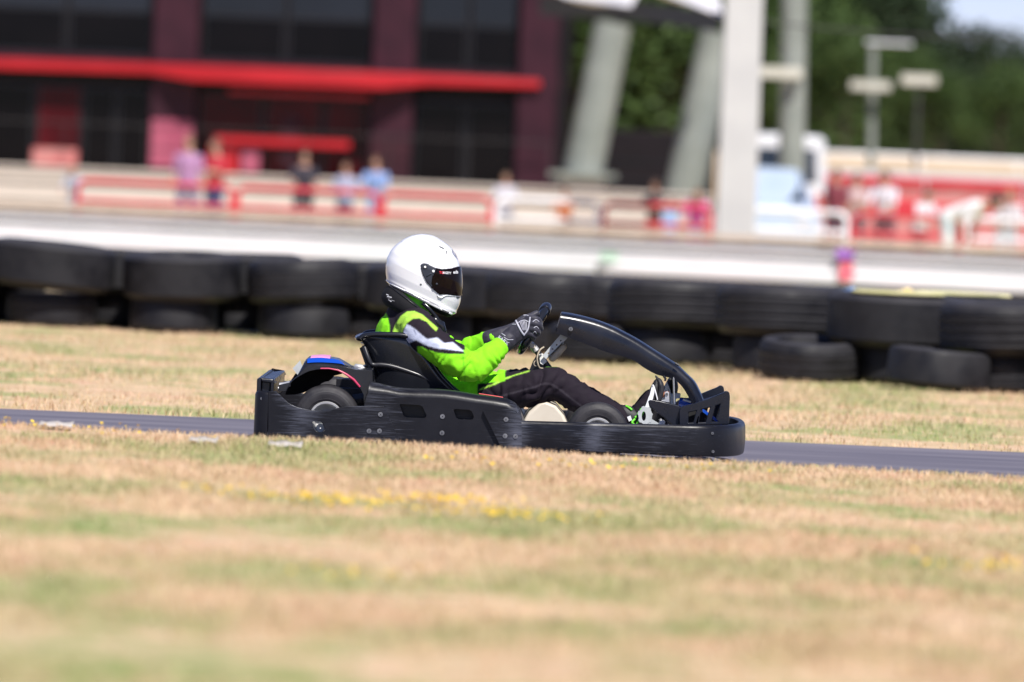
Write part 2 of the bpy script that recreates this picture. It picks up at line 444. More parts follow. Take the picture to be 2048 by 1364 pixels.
# side pod: tall panel with two windows and a rounded shoulder
top = [(739, 764), (751, 765), (776, 772), (799, 776.5), (830, 778), (862, 778.5), (890, 780), (915, 783), (948, 788.5), (986, 793.5), (1014, 798), (1030, 806), (1039, 817), (1043, 830), (1052, 846)]
YP = YN + 0.016
def pod(sgn):
    m = MB()
    yy = lambda y: y * sgn
    low = [(728, 813), (733, 793), (737, 784)] + [(a, b + 17) for a, b in top[2:11]] + [(1032, 824), (1037, 832), (1046, 848), (1052, 899), (728, 886)]
    ol = side(low, YP)
    h1 = side([(799, 810), (802, 808), (838, 810), (845, 813), (853, 830), (852, 835), (848, 836.5), (812, 835), (807, 832)], YP)
    h2 = side([(907, 820), (910, 818), (938, 819.5), (943, 822), (948, 833), (946, 838), (942, 839.5), (917, 838.5), (912, 835)], YP)
    m.plate(ol, yy(YP), yy(YP + 0.016), [h1, h2])
    m.plate(h1, yy(YP + 0.05), yy(YP + 0.056)); m.plate(h2, yy(YP + 0.05), yy(YP + 0.056))
    secs = []
    for a, b in top[2:11]:
        p = P(a, b, YP); zl = P(a, b + 17, YP).z; h = p.z - zl; s = []
        for k in range(8):
            an = math.pi / 2 * k / 7
            s.append((p.x, yy(YP + 0.075 * (1 - math.cos(an))), zl + (h) * math.sin(an) + 0.004 * math.sin(2 * an)))
        s += [(p.x, yy(YP + 0.16), p.z - 0.004), (p.x, yy(YP + 0.24), p.z - 0.03), (p.x, yy(YP + 0.24), p.z - 0.05), (p.x, yy(YP + 0.02), zl - 0.01)]
        secs.append(s)
    fr = []
    for (a, b), (c_, d) in (((751, 765), (738, 786)), ((741, 763), (736, 786))):
        p = P(a, b, YP); q = P(c_, d, YP)
        fr.append([(lerp(q.x, p.x, k / 7), yy(YP + 0.05 * (1 - math.cos(math.pi / 2 * k / 7))), lerp(q.z, p.z, math.sin(math.pi / 2 * k / 7))) for k in range(8)]
                  + [(p.x, yy(YP + 0.14), p.z - 0.004), (p.x, yy(YP + 0.24), p.z - 0.03), (p.x, yy(YP + 0.24), p.z - 0.05), (q.x, yy(YP + 0.02), q.z - 0.01)])
    bk = []
    for (a, b), (c_, d) in (((1030, 806), (1034, 824)), ((1040, 818), (1038, 836)), ((1050, 843), (1044, 848))):
        p = P(a, b, YP); q = P(c_, d, YP)
        bk.append([(lerp(q.x, p.x, k / 7), yy(YP + 0.075 * (1 - math.cos(math.pi / 2 * k / 7))), lerp(q.z, p.z, math.sin(math.pi / 2 * k / 7))) for k in range(8)]
                  + [(p.x, yy(YP + 0.16), p.z - 0.004), (p.x, yy(YP + 0.24), p.z - 0.02), (p.x, yy(YP + 0.24), p.z - 0.04), (q.x, yy(YP + 0.02), q.z - 0.01)])
    m.loft(list(reversed(fr)) + secs + bk)
    return m
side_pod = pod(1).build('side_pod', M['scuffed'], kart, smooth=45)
for q in ((885, 833), (884, 866)): bolt(*q, YP, side_pod)
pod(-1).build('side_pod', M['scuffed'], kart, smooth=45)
edge = MB(); edge.tube([P(a, b, YP + 0.12) for a, b in ((958, 787.5), (975, 790), (990, 792.3), (1006, 795))], 0.0022, 8)
edge.build('red_edging', M['red_print'], side_pod)

# rear wheel fender / engine cover with arch
YF = -0.585
arch_in = [(571, 782.5), (577, 773), (584, 763), (591, 757), (598.6, 752.6), (609, 746.5), (619.7, 742), (630, 739.6), (641, 738.5), (658, 738.5), (676, 742), (685, 746), (693.6, 751), (707.7, 761), (720, 775.5), (727, 789.6), (728, 813)]
ridge = [(737, 790), (745.5, 763), (744.5, 741), (711, 739), (700, 735.5), (682, 732.5), (650, 731), (622, 731), (611, 735), (603, 743), (597, 751), (578, 765.5), (558, 770), (558, 783)]
fm = MB(); fm.plate(side(arch_in + ridge, YF), YF, YF + 0.34)
up = [(613, 733), (609.5, 722), (613, 715.5), (637, 712.8), (674, 716), (690, 724.5), (704, 733), (711, 739), (690, 735), (650, 733.5)]
secs = []
lowz = [(597, 748), (606, 737), (616, 733), (640, 732.5), (665, 733), (685, 734), (700, 737), (711, 740.5)]
topz = [(603, 735), (610, 722), (617, 716), (640, 714.5), (660, 716.5), (677, 719.5), (692, 728), (708, 738)]
for (a, b), (c_, d) in zip(lowz, topz):
    L = P(a, b, YF); T = P(c_, d, YF + 0.08)
    secs.append([(L.x, YF + 0.004, L.z - 0.012), (L.x, YF + 0.002, L.z), (lerp(L.x, T.x, .35), YF + 0.010, lerp(L.z, T.z, .38)), (T.x, YF + 0.055, lerp(L.z, T.z, .93)), (T.x, YF + 0.075, T.z),
                 (T.x, YF + 0.20, T.z + 0.004), (T.x, YF + 0.27, T.z - 0.004), (L.x, YF + 0.30, L.z), (L.x, YF + 0.30, L.z - 0.012)])
fm.loft(secs)
fender = fm.build('engine_cover', M['gloss_black'], kart, smooth=40, bevel=0.006)
def on_slope(u, v):      # u along the cover, v up its sloping face
    i = min(int(u * 7), 6); f = u * 7 - i
    def pt(j):
        s = secs[j]; a, b = Vector(s[2]), Vector(s[3]); return a.lerp(b, v)
    p = pt(i).lerp(pt(i + 1), f); return (p.x, p.y - 0.004, p.z + 0.003)
st = MB(); st.loft([[on_slope(0.26 + 0.53 * k / 8 , v) for v in (0.02, 0.5, 0.98)] for k in range(9)], closed=False, cap=False)
st.build('blue_sticker', M['blue'], fender, smooth=0)
st = MB(); q = [P(a, b, 0) for a, b in ((617, 0), (657, 0))]
tz = lambda px: interp([(603, 735), (610, 722), (617, 716), (640, 714.5), (660, 716.5), (677, 719.5)], px)
st.loft([[(X(px, YF + 0.08), YF + y, P(px, tz(px), YF + 0.08).z + dz) for y, dz in ((0.050, -0.010), (0.070, 0.003), (0.10, 0.006), (0.19, 0.009))] for px in (618, 628, 638, 648, 657)], closed=False, cap=False)
st.build('pink_sticker', M['pink'], fender, smooth=60)
ps = MB(); ar = side([(a, b - 1.6) for a, b in arch_in[8:15]], YF)
ps.tube([Vector((x, YF - 0.001, z)) for x, z in ar], [0.0028, .003, .0034, .004, .005, .005, .004], 8)
ps.build('pinstripe', M['pinstripe'], fender)
fl = MB(); tr = [(574, 772), (590, 748), (614, 736), (640, 731), (660, 731), (684, 736), (684, 748), (668, 752), (664, 757), (657, 763), (650, 764), (643, 767), (638, 772), (606, 786), (588, 790), (570, 790)]
fl.plate(side(tr, -0.3), -0.27, -0.265); fl.build('mud_flap', M['dark_void'], fender)
tb = MB(); tb.tube([P(559, 771, -.5), P(568, 770, -.5), P(580, 767, -.5)], 0.012, 12); tb.tube([P(556, 777, -.5), P(574, 778, -.5)], 0.008, 10)
tb.build('bumper_tube', M['alu'], kart)
tb = MB(); pl = side([(585, 737), (600, 721), (604, 733), (595, 750)], -0.33); tb.plate(pl, -0.32, -0.30); tb.build('torn_sticker', M['zinc_plate'], fender)
tp = MB(); tp.plate(side([(667, 718), (684, 723), (703, 733), (692, 733.5), (680, 729)], YF + 0.1), YF + 0.045, YF + 0.07); tp.build('cover_latch', M['black_steel'], fender, bevel=0.003)

# wheels
def wheel(cx, cy, Y, R, width, rim, name='wheel', hide=False):
    p = P(cx, cy, Y); p.z = max(R + 0.004, p.z) if abs(p.z - R) < 0.02 else p.z
    p.y = Y + width / 2
    e = bpy.data.objects.new(name, None); col.objects.link(e); e.parent = kart; e.location = p - KL
    h = width / 2; t = MB()
    t.lathe([(-h * .80, rim), (-h * .93, rim + .006), (-h, rim + (R - rim) * .42), (-h * .99, rim + (R - rim) * .62), (-h * .955, R - .022), (-h * .93, R - .0205), (-h * .90, R - .013), (-h * .80, R - .005), (-h * .62, R - .001), (0, R),
             (h * .62, R - .001), (h * .80, R - .005), (h * .90, R - .013), (h, rim + (R - rim) * .42), (h * .80, rim)], p, n=72)
    for rr, d in ((R - .030, .0012), (R - .036, .0010), (rim + .014, .0012)):
        t.tube([p + Vector((rr * math.cos(a), -h * .985, rr * math.sin(a))) for a in [2 * math.pi * k / 64 for k in range(64)]], d, 6, loop=True)
    t.build('tyre', M['rubber'], e, smooth=40)
    r = MB(); r.lathe([(-h * .80, rim - .001), (-h * .92, rim + .003), (-h * .96, rim + .001), (-h * .95, rim - .006), (-h * .80, rim - .012), (-h * .3, rim - .018), (-h * .22, .028), (-h * .35, .026), (-h * .35, .001)], p, n=56)
    r.build('rim', M['alu'], e, smooth=35)
    return e
wheel(652, 837, -0.61, 0.138, 0.19, 0.068)
wheel(1195, 868, -0.60, 0.128, 0.125, 0.062)
def far_wheel(src, Y, w_):
    c = copy_tree(src, kart); c.location = src.location + Vector((0, Y - (src.location.y), 0)); c.rotation_euler = (0, 0, math.pi); return c
ws = [o for o in kart.children if o.name.startswith('wheel')]
far_wheel(ws[0], 0.52, .19); far_wheel(ws[1], 0.54, .125)
sk = MB()      # pale scuff on the two near tyres
# chassis: tubes, floor tray, axle, engine
ch = MB()
zc = 0.075
for s in (-1, 1):
    ch.tube([(X(575), s * .30, .10), (X(700), s * .30, zc), (X(900), s * .32, zc), (X(1090), s * .33, zc), (X(1260), s * .24, zc), (X(1400), s * .22, zc + .02)], 0.015, 10)
    ch.tube([(X(800), s * .32, zc), (X(820), s * .58, zc), (X(1010), s * .58, zc), (X(1040), s * .33, zc)], 0.012, 10)
ch.tube([(X(1195), -.50, .13), (X(1195), .50, .13)], 0.014, 10); ch.tube([(X(1400), -.22, zc + .02), (X(1400), .22, zc + .02)], 0.014, 10)
ch.tube([(X(690), -.30, zc), (X(690), .30, zc)], 0.014, 10); ch.tube([(X(575), -.30, .1), (X(575), .30, .1)], 0.014, 10)
ch.build('chassis', M['black_steel'], kart)
ax = MB(); ax.tube([(X(652), -.52, .138), (X(652), .56, .138)], 0.02, 16); ax.build('rear_axle', M['steel'], kart)
fp = MB(); fp.box(X(930), X(1400), -.31, .31, .052, .058); fp.build('floor_tray', M['zinc_plate'], kart)
en = MB(); en.box(X(665), X(738), .10, .46, .10, .25)
for k in range(7): en.box(X(668), X(738), .20 + k * .03, .212 + k * .03, .22, .285)
en.tube([(X(700), .08, .20), (X(740), .04, .22), (X(790), .30, .14)], .022, 12)
en.build('engine', M['black_steel'], kart, bevel=0.004)

# seat: bucket shell with rolled rim
def seat_pts(y, lst): return [P(a, b, y) for a, b in lst]
rimc = [(721, 677), (728, 671.5), (748, 669), (776, 669), (803, 670), (822, 675), (836, 687), (848, 700), (862, 722), (877, 745), (893, 764), (912, 782), (930, 796)]
inner = [(732, 686), (736, 700), (742, 730), (750, 765), (762, 800), (775, 825), (795, 842), (815, 848), (840, 850), (865, 850), (890, 850), (912, 850), (930, 850)]
sm = MB()
rim_n = catmull([P(a, b, -.225) for a, b in rimc], 5); inn_n = catmull([P(a, b, -.165) for a, b in inner], 5)
NS = len(rim_n); secs = []
for i in range(NS):
    a, b = rim_n[i], inn_n[i]; row = []
    for k in range(9):
        t = k / 8; p = a.lerp(b, t); p.y -= 0.012 * math.sin(math.pi * t) - 0.0; row.append(p)
    c2 = Vector((b.x, 0, b.z - (0.02 if i > NS * .35 else 0))); c2.x -= 0.02 if i < NS * .4 else 0
    for k in range(1, 8):
        t = k / 8; y = lerp(b.y, -b.y, t); row.append(Vector((lerp(b.x, c2.x, math.sin(math.pi * t)), y, lerp(b.z, c2.z, math.sin(math.pi * t)))))
    row += [Vector((p.x, -p.y, p.z)) for p in reversed(row[:9])]
    secs.append(row)
sm.loft(secs, closed=False, cap=False)
seat = sm.build('seat', M['gloss_black'], kart, smooth=60)
so_ = seat.modifiers.new('shell', 'SOLIDIFY'); so_.thickness = 0.008; so_.offset = -1
rm = MB()
pr = [p.copy() for p in rim_n]
for p in pr: p.y -= 0.004
ring = [Vector((p.x, -p.y, p.z)) for p in reversed(pr)]
ring = ring[:-1] + [Vector((pr[0].x - .012 * math.cos(a), -pr[0].y * math.sin(a), pr[0].z + 0.0)) for a in [math.pi / 2 - math.pi * k / 10 for k in range(0, 11)]] + pr[1:]
rm.tube(ring, 0.0135, 12, flat=(0.85, 1.25), up=(0, 0, 1))
rm.build('seat_rim', M['gloss_black'], seat, smooth=80)
wk = P(826, 730, -.192); ws_ = MB(); ws_.lathe([(-.004, .002), (-.004, .020), (-.001, .021), (.004, .021)], wk, n=32); ws_.build('washer', M['cloth_black'], seat)
bl = MB(); bl.lathe([(-.026, .0005), (-.025, .0055), (-.018, .006), (-.018, .0095), (-.008, .0095), (-.008, .012), (-.004, .012)], wk, n=18); bl.build('seat_bolt', M['steel'], seat)
sb = MB(); sb.tube(catmull([P(728, 692, -.20), P(736, 715, -.215), P(744, 729, -.215), (P(762, 729.5, -.215)), P(785, 733, -.215), P(820, 744, -.215), P(850, 756, -.215), P(875, 772, -.215), P(893, 790, -.215)], 4), 0.0105, 12)
sb.tube([P(727, 694, -.18), P(741, 729, -.19), P(746, 770, -.22)], .012, 10)
sb.build('seat_stay', M['black_steel'], kart, smooth=60)
br = MB(); br.plate(side([(719, 696), (731, 690), (742, 722), (750, 735), (742, 738), (732, 733)], -.17), -.185, -.16); br.plate(side([(716, 738), (728, 731), (742, 736), (752, 760), (745, 790), (736, 790)], -.1), -.12, .12)
br.build('seat_bracket', M['black_steel'], kart, bevel=.003)
for q in ((735, 703), (742.5, 706), (741, 731), (748.5, 731)): bolt(*q, -.20, seat, .005)
cl = MB(); cl.tube([P(707, 737, -.3), P(712, 733, -.3), P(722, 735, -.3), P(728, 740, -.3)], [.006, .012, .014, .010], 10); cl.build('hose_clamp', M['alu'], kart, smooth=60)

# front fairing: long curved hollow beam from the bumper up to the steering wheel
upe = [(1122.4, 626), (1142.7, 629), (1170, 635.2), (1197, 643), (1224, 653.6), (1251, 667), (1278, 682), (1305.5, 699.7), (1332.6, 717), (1351.6, 729.5), (1370.6, 747), (1387, 763), (1397.7, 782.4), (1408, 806)]
loe = [(1111.5, 664.4), (1137, 674), (1170, 686), (1197, 697), (1220, 705), (1246, 711.5), (1267.5, 720), (1286.5, 733.6), (1311, 747), (1330, 752), (1347, 757), (1364, 773), (1377, 793), (1387, 814)]
U = catmull([P(a, b, 0) for a, b in upe], 3); Lw = catmull([P(a, b, 0) for a, b in loe], 3)
secs = []; nU = len(U)
for i, (u, l) in enumerate(zip(U, Lw)):
    t = i / (nU - 1); hw = lerp(0.135, 0.105, min(1, t * 1.3)) ; s = []
    d = (u - l); dn = d.normalized(); h = d.length; b = min(.020, h * .3)
    for yy_, z_ in ((-hw + .004, 0), (-hw, b), (-hw - .003, h * .5), (-hw, h - b), (-hw + b * .3, h - b * .3), (-hw + b, h), (0, h + .006), (hw - b, h), (hw - b * .3, h - b * .3), (hw, h - b), (hw + .003, h * .5), (hw, b), (hw - .004, 0), (hw - .02, b), (0, b * 1.6), (-hw + .02, b)):
        p = l + dn * z_; s.append((p.x, yy_, p.z))
    secs.append(s)
ff = MB(); ff.loft(secs); fair = ff.build('front_fairing', M['plastic'], kart, smooth=50)
bolt(1141.5, 658, -.142, fair, .009)
sc = MB()
sc.tube([P(1347, 750, -.10), P(1348.5, 808, -.10)], .0042, 10); sc.build('fairing_stay', M['steel'], kart)
for pl_ in ([P(1327, 752, -.12), P(1331, 757, -.12), P(1330, 762, -.12)], [P(1350, 726, -.13), P(1358, 731, -.13)]): cl = MB(); cl.tube(pl_, .005, 8); cl.build('fairing_clip', M['black_steel'], fair)

# nose: louvred fin panels either side and a foot guard
fin = [(1359, 851.5), (1358.5, 822), (1361, 816), (1366, 812.5), (1388, 807), (1415, 798), (1446, 785.5), (1450, 782.5), (1455, 782), (1459, 785.5), (1460, 793), (1458, 849)]
s1 = [(1377, 825), (1393, 821.5), (1386.5, 845), (1377, 845.5)]
s2 = [(1402, 819.5), (1420.5, 815), (1411, 844.5), (1398, 845)]
s3 = [(1431, 812), (1440.5, 808.5), (1437.5, 825), (1432, 838), (1437, 843.5), (1423, 844)]
nose = None
for Y0 in (-.36, .33): nf = MB(); nf.plate(side(fin, -.36), Y0, Y0 + .03, [side(s, -.36) for s in (s1, s2, s3)]); o_ = nf.build('nose_fin', M['plastic'], kart, smooth=40, bevel=0.006); nose = nose or o_
dp = MB(); dp.plate(side([(1362, 818), (1388, 812), (1402, 808), (1412, 850), (1362, 850)], -.3), -.29, -.28); dp.build('inner_panel', M['dark_void'], nose)
lv = MB()
for s in (s1, s2, s3):
    a, b = side([s[1], s[2]], -.36) if s is not s3 else side([s3[1], s3[3]], -.36)
    lv.loft([[(a[0], -.345, a[1]), (a[0] + .018, -.30, a[1]), (a[0] + .023, -.30, a[1]), (a[0] + .005, -.345, a[1])], [(b[0], -.345, b[1]), (b[0] + .018, -.30, b[1]), (b[0] + .023, -.30, b[1]), (b[0] + .005, -.345, b[1])]])
lv.build('louvre', M['gloss_black'], nose)
nb = MB(); xx = X(1452)
za, zb_ = P(1452, 800, 0).z, P(1452, 848, 0).z
nb.loft([[(X(1400), y, P(1400, 806, 0).z), (X(1452), y, P(1452, 790, 0).z), (X(1458), y, zb_), (X(1450), y, zb_), (X(1445), y, P(1452, 797, 0).z), (X(1400), y, P(1400, 812, 0).z)] for y in (-.03, .33)])
nb.build('nose_top', M['plastic'], nose, bevel=.004)
bp_ = MB(); bp_.loft([[P(1390, 806, y), P(1446, 846, y), P(1442, 850, y), P(1386, 810, y)] for y in (-.26, .22)]); bp_.build('number_panel', M['blue'], nose, smooth=0)
fg = [(1296, 802), (1300, 799.5), (1308, 800), (1326, 803), (1357, 811), (1361, 816), (1358, 849), (1347, 851), (1336, 842), (1320, 829), (1304, 817), (1298, 812)]
fgm = MB(); fgm.plate(side(fg, -.30), -.325, -.31); fgm.build('foot_guard', M['plastic'], nose, bevel=.005)
blu = MB(); blu.tube([P(1358, 803, -.02), P(1372, 806, -.02), P(1392, 812, -.02)], [.018, .022, .012], 14); b_ = blu.build('blue_bottle', M['blue'], kart, smooth=70)
bw = MB(); bw.tube([P(1366, 799, -.04), P(1382, 803.5, -.045)], .0045, 8); bw.build('bottle_band', M['white_plastic'], b_)

# brake side: sprocket-shaped pedal plate, links, levers
bk = MB(); c0 = (1290.5, 831); outl = []
for k in range(40):
    a = 2 * math.pi * k / 40; r = 15.0 + (2.0 if (k // 3) % 2 else 0)
    outl.append((c0[0] + r * math.cos(a) * .92, c0[1] + r * math.sin(a) * 1.15))
hl = [(c0[0] + 4.2 * math.cos(a) - 3, c0[1] + 9.5 * math.sin(a) + 1) for a in [2 * math.pi * k / 20 for k in range(20)]]
bk.plate(side(outl, -.22), -.232, -.224, [side(hl, -.22)])
bk.plate(side([(1284, 845), (1300, 836), (1320, 848), (1340, 851), (1300, 852)], -.22), -.230, -.222)
bk.build('brake_plate', M['zinc_plate'], kart, bevel=.0015)
bd = MB(); bd.lathe([(-.016, .002), (-.016, .012), (.004, .014)], P(1324, 846, -.25), n=16); bd.tube([P(1320, 838, -.25), P(1328, 852, -.25), P(1338, 851, -.25)], .006, 8); bd.build('brake_cylinder', M['alu'], kart)
lk = MB(); lk.tube([P(1313, 798, -.16), P(1322, 792, -.16), P(1334, 787, -.16)], [.008, .010, .010], 12, dome=True); lk.build('brake_link', M['rust'], kart, smooth=70)
lp = MB(); lp.plate(side([(1329, 785), (1334, 782), (1338, 785), (1339, 805), (1318, 801), (1330, 799)], -.17), -.182, -.176); lp.build('link_plate', M['alu'], kart, bevel=.001)
bolt(1333.5, 788.5, -.183, kart, .006); bolt(1313, 798, -.175, kart, .006)
pe = MB(); pe.plate(side([(1341, 788), (1352, 786), (1361, 787), (1360, 796), (1352, 797), (1350, 812), (1341, 812)], .0), -.03, .05); pe.build('pedal', M['zinc_plate'], kart, bevel=.002)

# fuel tank
tk = MB(); prof = [(1042, 858), (1046, 842), (1058, 822), (1074, 808), (1094, 803), (1112, 811), (1128, 830), (1140, 858)]
tk.plate(side(prof, -.2), -.245, .245); tk.build('fuel_tank', M['tank'], kart, smooth=50, bevel=.018, seg=4)

# steering
sw_c = P(1053, 681, 0); axd = Vector((45, 0, 82)).normalized(); vy = Vector((0, 1, 0)); nrm_ = axd.cross(vy)
R_ = 0.158
def wheel_pt(a, r=R_): return sw_c + axd * (r * math.cos(a)) * (1.0 if math.cos(a) > 0 else .28) + vy * (r * 1.02 * math.sin(a))
rimp = [wheel_pt(2 * math.pi * k / 64) for k in range(64)]
swm = MB(); swm.tube(rimp, 0.0235, 14, loop=True, flat=(0.80, 1.0), up=nrm_)
sw = swm.build('steering_wheel', M['gloss_black'], kart, smooth=80)
gp = MB(); gp.tube([wheel_pt(a) for a in [-.42 + .84 * k / 14 for k in range(15)]], 0.0285, 16, flat=(0.86, 1.0), up=nrm_, dome=False)
gp.build('grip', M['plastic'], sw, smooth=50, bevel=.004)
sp = MB()
for a in (math.pi / 2, -math.pi / 2, math.pi): sp.tube([sw_c + nrm_ * .01, wheel_pt(a, R_ - .01)], .012, 8, flat=(.4, 1.3), up=nrm_)
sp.build('spoke', M['black_steel'], sw)
hb = MB(); hb.plate(side([(1047, 684), (1052, 674), (1061, 677), (1070, 689), (1064, 694), (1060, 692)], -.02), -.035, .035); hb.build('wheel_hub', M['alu'], sw, bevel=.004)
bolt(1058.5, 683.5, -.035, sw, .006)
sc = MB(); sc.tube([P(1062, 688, 0), P(1080, 711, 0), P(1100, 738, 0), P(1190, 850, 0)], .0125, 14); sc.build('steering_column', M['black_steel'], kart)
sc = MB(); sc.tube([P(1066, 693, 0), P(1073, 702, 0)], .015, 14); sc.build('column_collar', M['alu'], kart)
sc = MB(); sc.plate(side([(1078, 709), (1085, 707), (1094, 723), (1086, 730), (1080, 727)], -.03), -.035, .03); sc.build('column_clamp', M['white_plastic'], kart, bevel=.002)
sc = MB(); sc.plate(side([(1058, 742), (1066, 722), (1074, 709), (1080, 708), (1082, 725), (1098, 732), (1098, 745), (1090, 760), (1050, 765)], .02), .0, .03); sc.build('column_support', M['black_steel'], kart, bevel=.003)
bq = [(1085, 711), (1122, 668), (1136, 672), (1134, 677), (1092, 718)]
holes_ = []
for k in range(4):
    for j in (0, 1):
        cx_, cy_ = 1097 + k * 8.2 + j * 4.0, 706.5 - k * 8.4 + j * 4.2
        holes_.append([(cx_ - 2.1, cy_), (cx_, cy_ - 2.1), (cx_ + 2.1, cy_), (cx_, cy_ + 2.1)])
bkm = MB(); bkm.plate(side(bq, -.05), -.055, -.050, [side(h, -.05) for h in holes_])
bkm.build('fairing_bracket', M['zinc_plate'], kart)
rs = MB(); rs.tube([P(1105, 716, -.03), P(1114, 707, -.03), P(1126, 694, -.03)], [.016, .018, .016], 14, dome=True, flat=(1, 1.0), up=(0, 1, 0)); rs.build('fluid_reservoir', M['beige'], kart, smooth=80)
rs = MB(); rs.box(P(1089, 0, 0).x, P(1100, 0, 0).x, -.06, -.03, P(1090, 697, 0).z, P(1090, 687, 0).z); rs.build('junction_box', M['tank'], kart, bevel=.004)
hs = MB(); hs.tube(catmull([P(1088, 694, -.06), P(1080, 700, -.07), P(1075, 712, -.075), P(1075, 724, -.075), P(1079, 735, -.07), P(1086, 737, -.05)], 5), .0035, 8)
hs.tube(catmull([P(1072, 720, -.06), P(1068, 725, -.07), P(1069, 731, -.07), P(1074, 732, -.06)], 5), .0018, 8)
hs.build('brake_hose', M['beige'], kart)
for o in list(kart.children):
    if not o.get('category') and o.name.startswith('rear_bumper'): o['label'] = 'scuffed rear bumper with scalloped side and slot'
# ------------------------------------------------------------------ the driver
DL = Vector((P(885, 795, 0).x, 0, P(885, 845, 0).z))
b = MB()
def limb(pts, flat=None, up=None, k=6):
    c = [(*P(x, y, Y), r) for x, y, Y, r in pts]
    xyz = catmull([v[:3] for v in c], k); rs = []
    for i in range(len(c) - 1):
        for s in range(k): rs.append(lerp(c[i][3], c[i + 1][3], s / k))
    rs.append(c[-1][3])
    b.tube(xyz, rs, 20, flat=flat, up=up, dome=True)
# trunk: deep oval sections, wider than deep
limb([(872, 812, 0, .128), (862, 775, 0, .136), (845, 735, 0, .140), (822, 695, 0, .142), (813, 664, 0, .134), (815, 640, 0, .098)], flat=(1.38, 1.0), up=(0, 1, 0))
limb([(818, 640, -.005, .085), (822, 600, 0, .062), (838, 560, 0, .075), (842, 530, 0, .09)])
for s in (-1, 1):
    near = s < 0
    limb([(812, 645, s * .05, .062), (828, 652, s * .135, .080), (842, 666, s * .19, .077)])
    if near:
        limb([(836, 660, -.185, .078), (864, 685, -.225, .069), (905, 716, -.255, .068), (941, 736, -.262, .059), (962, 726, -.245, .058), (984, 707, -.215, .050), (1003, 691, -.185, .038)])
    else:
        limb([(836, 660, .185, .078), (870, 690, .225, .066), (905, 708, .25, .058), (926, 706, .25, .054), (955, 692, .225, .048), (985, 677, .19, .038)])
    o = 0 if near else 1
    limb([(888, 800, s * .085, .092), (940, 795 - o * 6, s * .12, .076), (1000, 783 - o * 6, s * .16, .075), (1056, 777 - o * 4, s * .19, .077), (1104, 769, s * .20, .068),
          (1128, 776 + o * 2, s * .20, .063), (1165, 800 - o, s * .195, .062), (1205, 820 - o, s * .185, .058), (1245, 838 - o * 5, s * .17, .043), (1270, 850 - o * 8, s * .165, .034)])
    limb([(1262, 846 - o * 4, s * .165, .034), (1282, 822 - o * 4, s * .165, .032), (1300, 792, s * .165, .026)])
# jacket gathered over the lap
limb([(905, 768, 0, .085), (925, 770, 0, .072), (948, 774, 0, .045)], flat=(1.7, .75), up=(0, 1, 0))
body = voxel(b, 0.0048, 10, .5)

def folds(me):
    n = len(me.vertices); out = []
    segs = [((836, 660), (941, 736)), ((941, 736), (1003, 691)), ((940, 795), (1104, 769)), ((1104, 769), (1265, 850)), ((815, 640), (872, 800))]
    for v in me.vertices:
        px, py = pix(v.co); best = None
        for k, (a, c) in enumerate(segs):
            dx, dy = c[0] - a[0], c[1] - a[1]; L = math.hypot(dx, dy)
            t = ((px - a[0]) * dx + (py - a[1]) * dy) / L / L; tc_ = max(0, min(1, t))
            d = math.hypot(px - a[0] - tc_ * dx, py - a[1] - tc_ * dy)
            if best is None or d < best[0]: best = (d, k, tc_ * L, ((px - a[0]) * -dy + (py - a[1]) * dx) / L)
        _, k, al, ac = best
        ycoord = v.co.y * 480
        w1 = noise.noise(Vector((al * .030, ac * .018, ycoord * .012 + 7 * k)))
        ph = al * (.13 if k in (0, 1) else .085) + ac * (.055 if k < 2 else .05) + w1 * 4.2
        ridge = abs(math.sin(ph)) ** .8 - .55
        amp = noise.noise(Vector((al * .021 + 5, ac * .03, ycoord * .01 + 3 * k))) * .9 + .42
        amp = max(0, min(1, amp))
        bend = 0
        for (jx, jy, s_) in ((941, 736, 34), (905, 716, 30), (1108, 775, 46), (890, 690, 34), (960, 722, 24), (955, 790, 40)):
            bend += math.exp(-((px - jx) ** 2 + (py - jy) ** 2) / (2 * s_ * s_))
        A = (.0085 if k < 2 else .0150 if k < 4 else .004) * (0.28 + min(1, bend)) * amp
        fine = noise.noise(Vector((px * .10, py * .10, ycoord * .06))) * .0014 + (1 - abs(noise.noise(Vector((al * .05 + 3, ac * .022, ycoord * .02))))) ** 6 * .004
        out.append(v.normal * (ridge * A * 1.5 + fine))
    for v, d in zip(me.vertices, out): v.co += d
folds(body)
me_s = bmesh.new(); me_s.from_mesh(body); bmesh.ops.smooth_vert(me_s, verts=me_s.verts, factor=.4, use_axis_x=True, use_axis_y=True, use_axis_z=True); me_s.to_mesh(body); me_s.free()

BLK = (0.016, 0.011, 0.018); NEO = (0.26, 0.80, 0.018); WHT = (0.60, 0.64, 0.80); NEO2 = (0.42, 0.76, 0.08); SEAM = (0.055, 0.046, 0.058)
back_p = [(740, 600), (763, 612), (775, 632), (779, 650), (781, 700), (740, 700)]
band_p = [(784, 676), (786, 663), (792, 646), (801.6, 632), (814, 623), (829, 622), (844.7, 629), (857, 640), (876, 656), (872, 662), (862, 653), (854, 643.5), (838.5, 636.5), (826, 637.5), (814, 646), (805.7, 660), (802.6, 676)]
white_p = [(806, 670), (808, 660), (814, 648), (826, 655), (838.5, 666), (854, 678), (874, 675), (888, 686), (906, 684), (926, 701), (928, 704), (894, 699), (876, 697), (848, 690), (832, 680), (812, 690), (800, 690)]
black_strip = [(800, 690), (832, 680), (848, 690), (876, 697), (894, 699), (927, 703), (930, 708), (900, 708), (876, 706), (856, 700), (840, 692), (800, 700)]
leg_stripe = [(957, 779), (982.7, 769), (1005.6, 757), (1042.5, 745.5), (1060, 740), (1058, 743.5), (1030, 751), (1014, 758), (988, 770), (960, 780)]
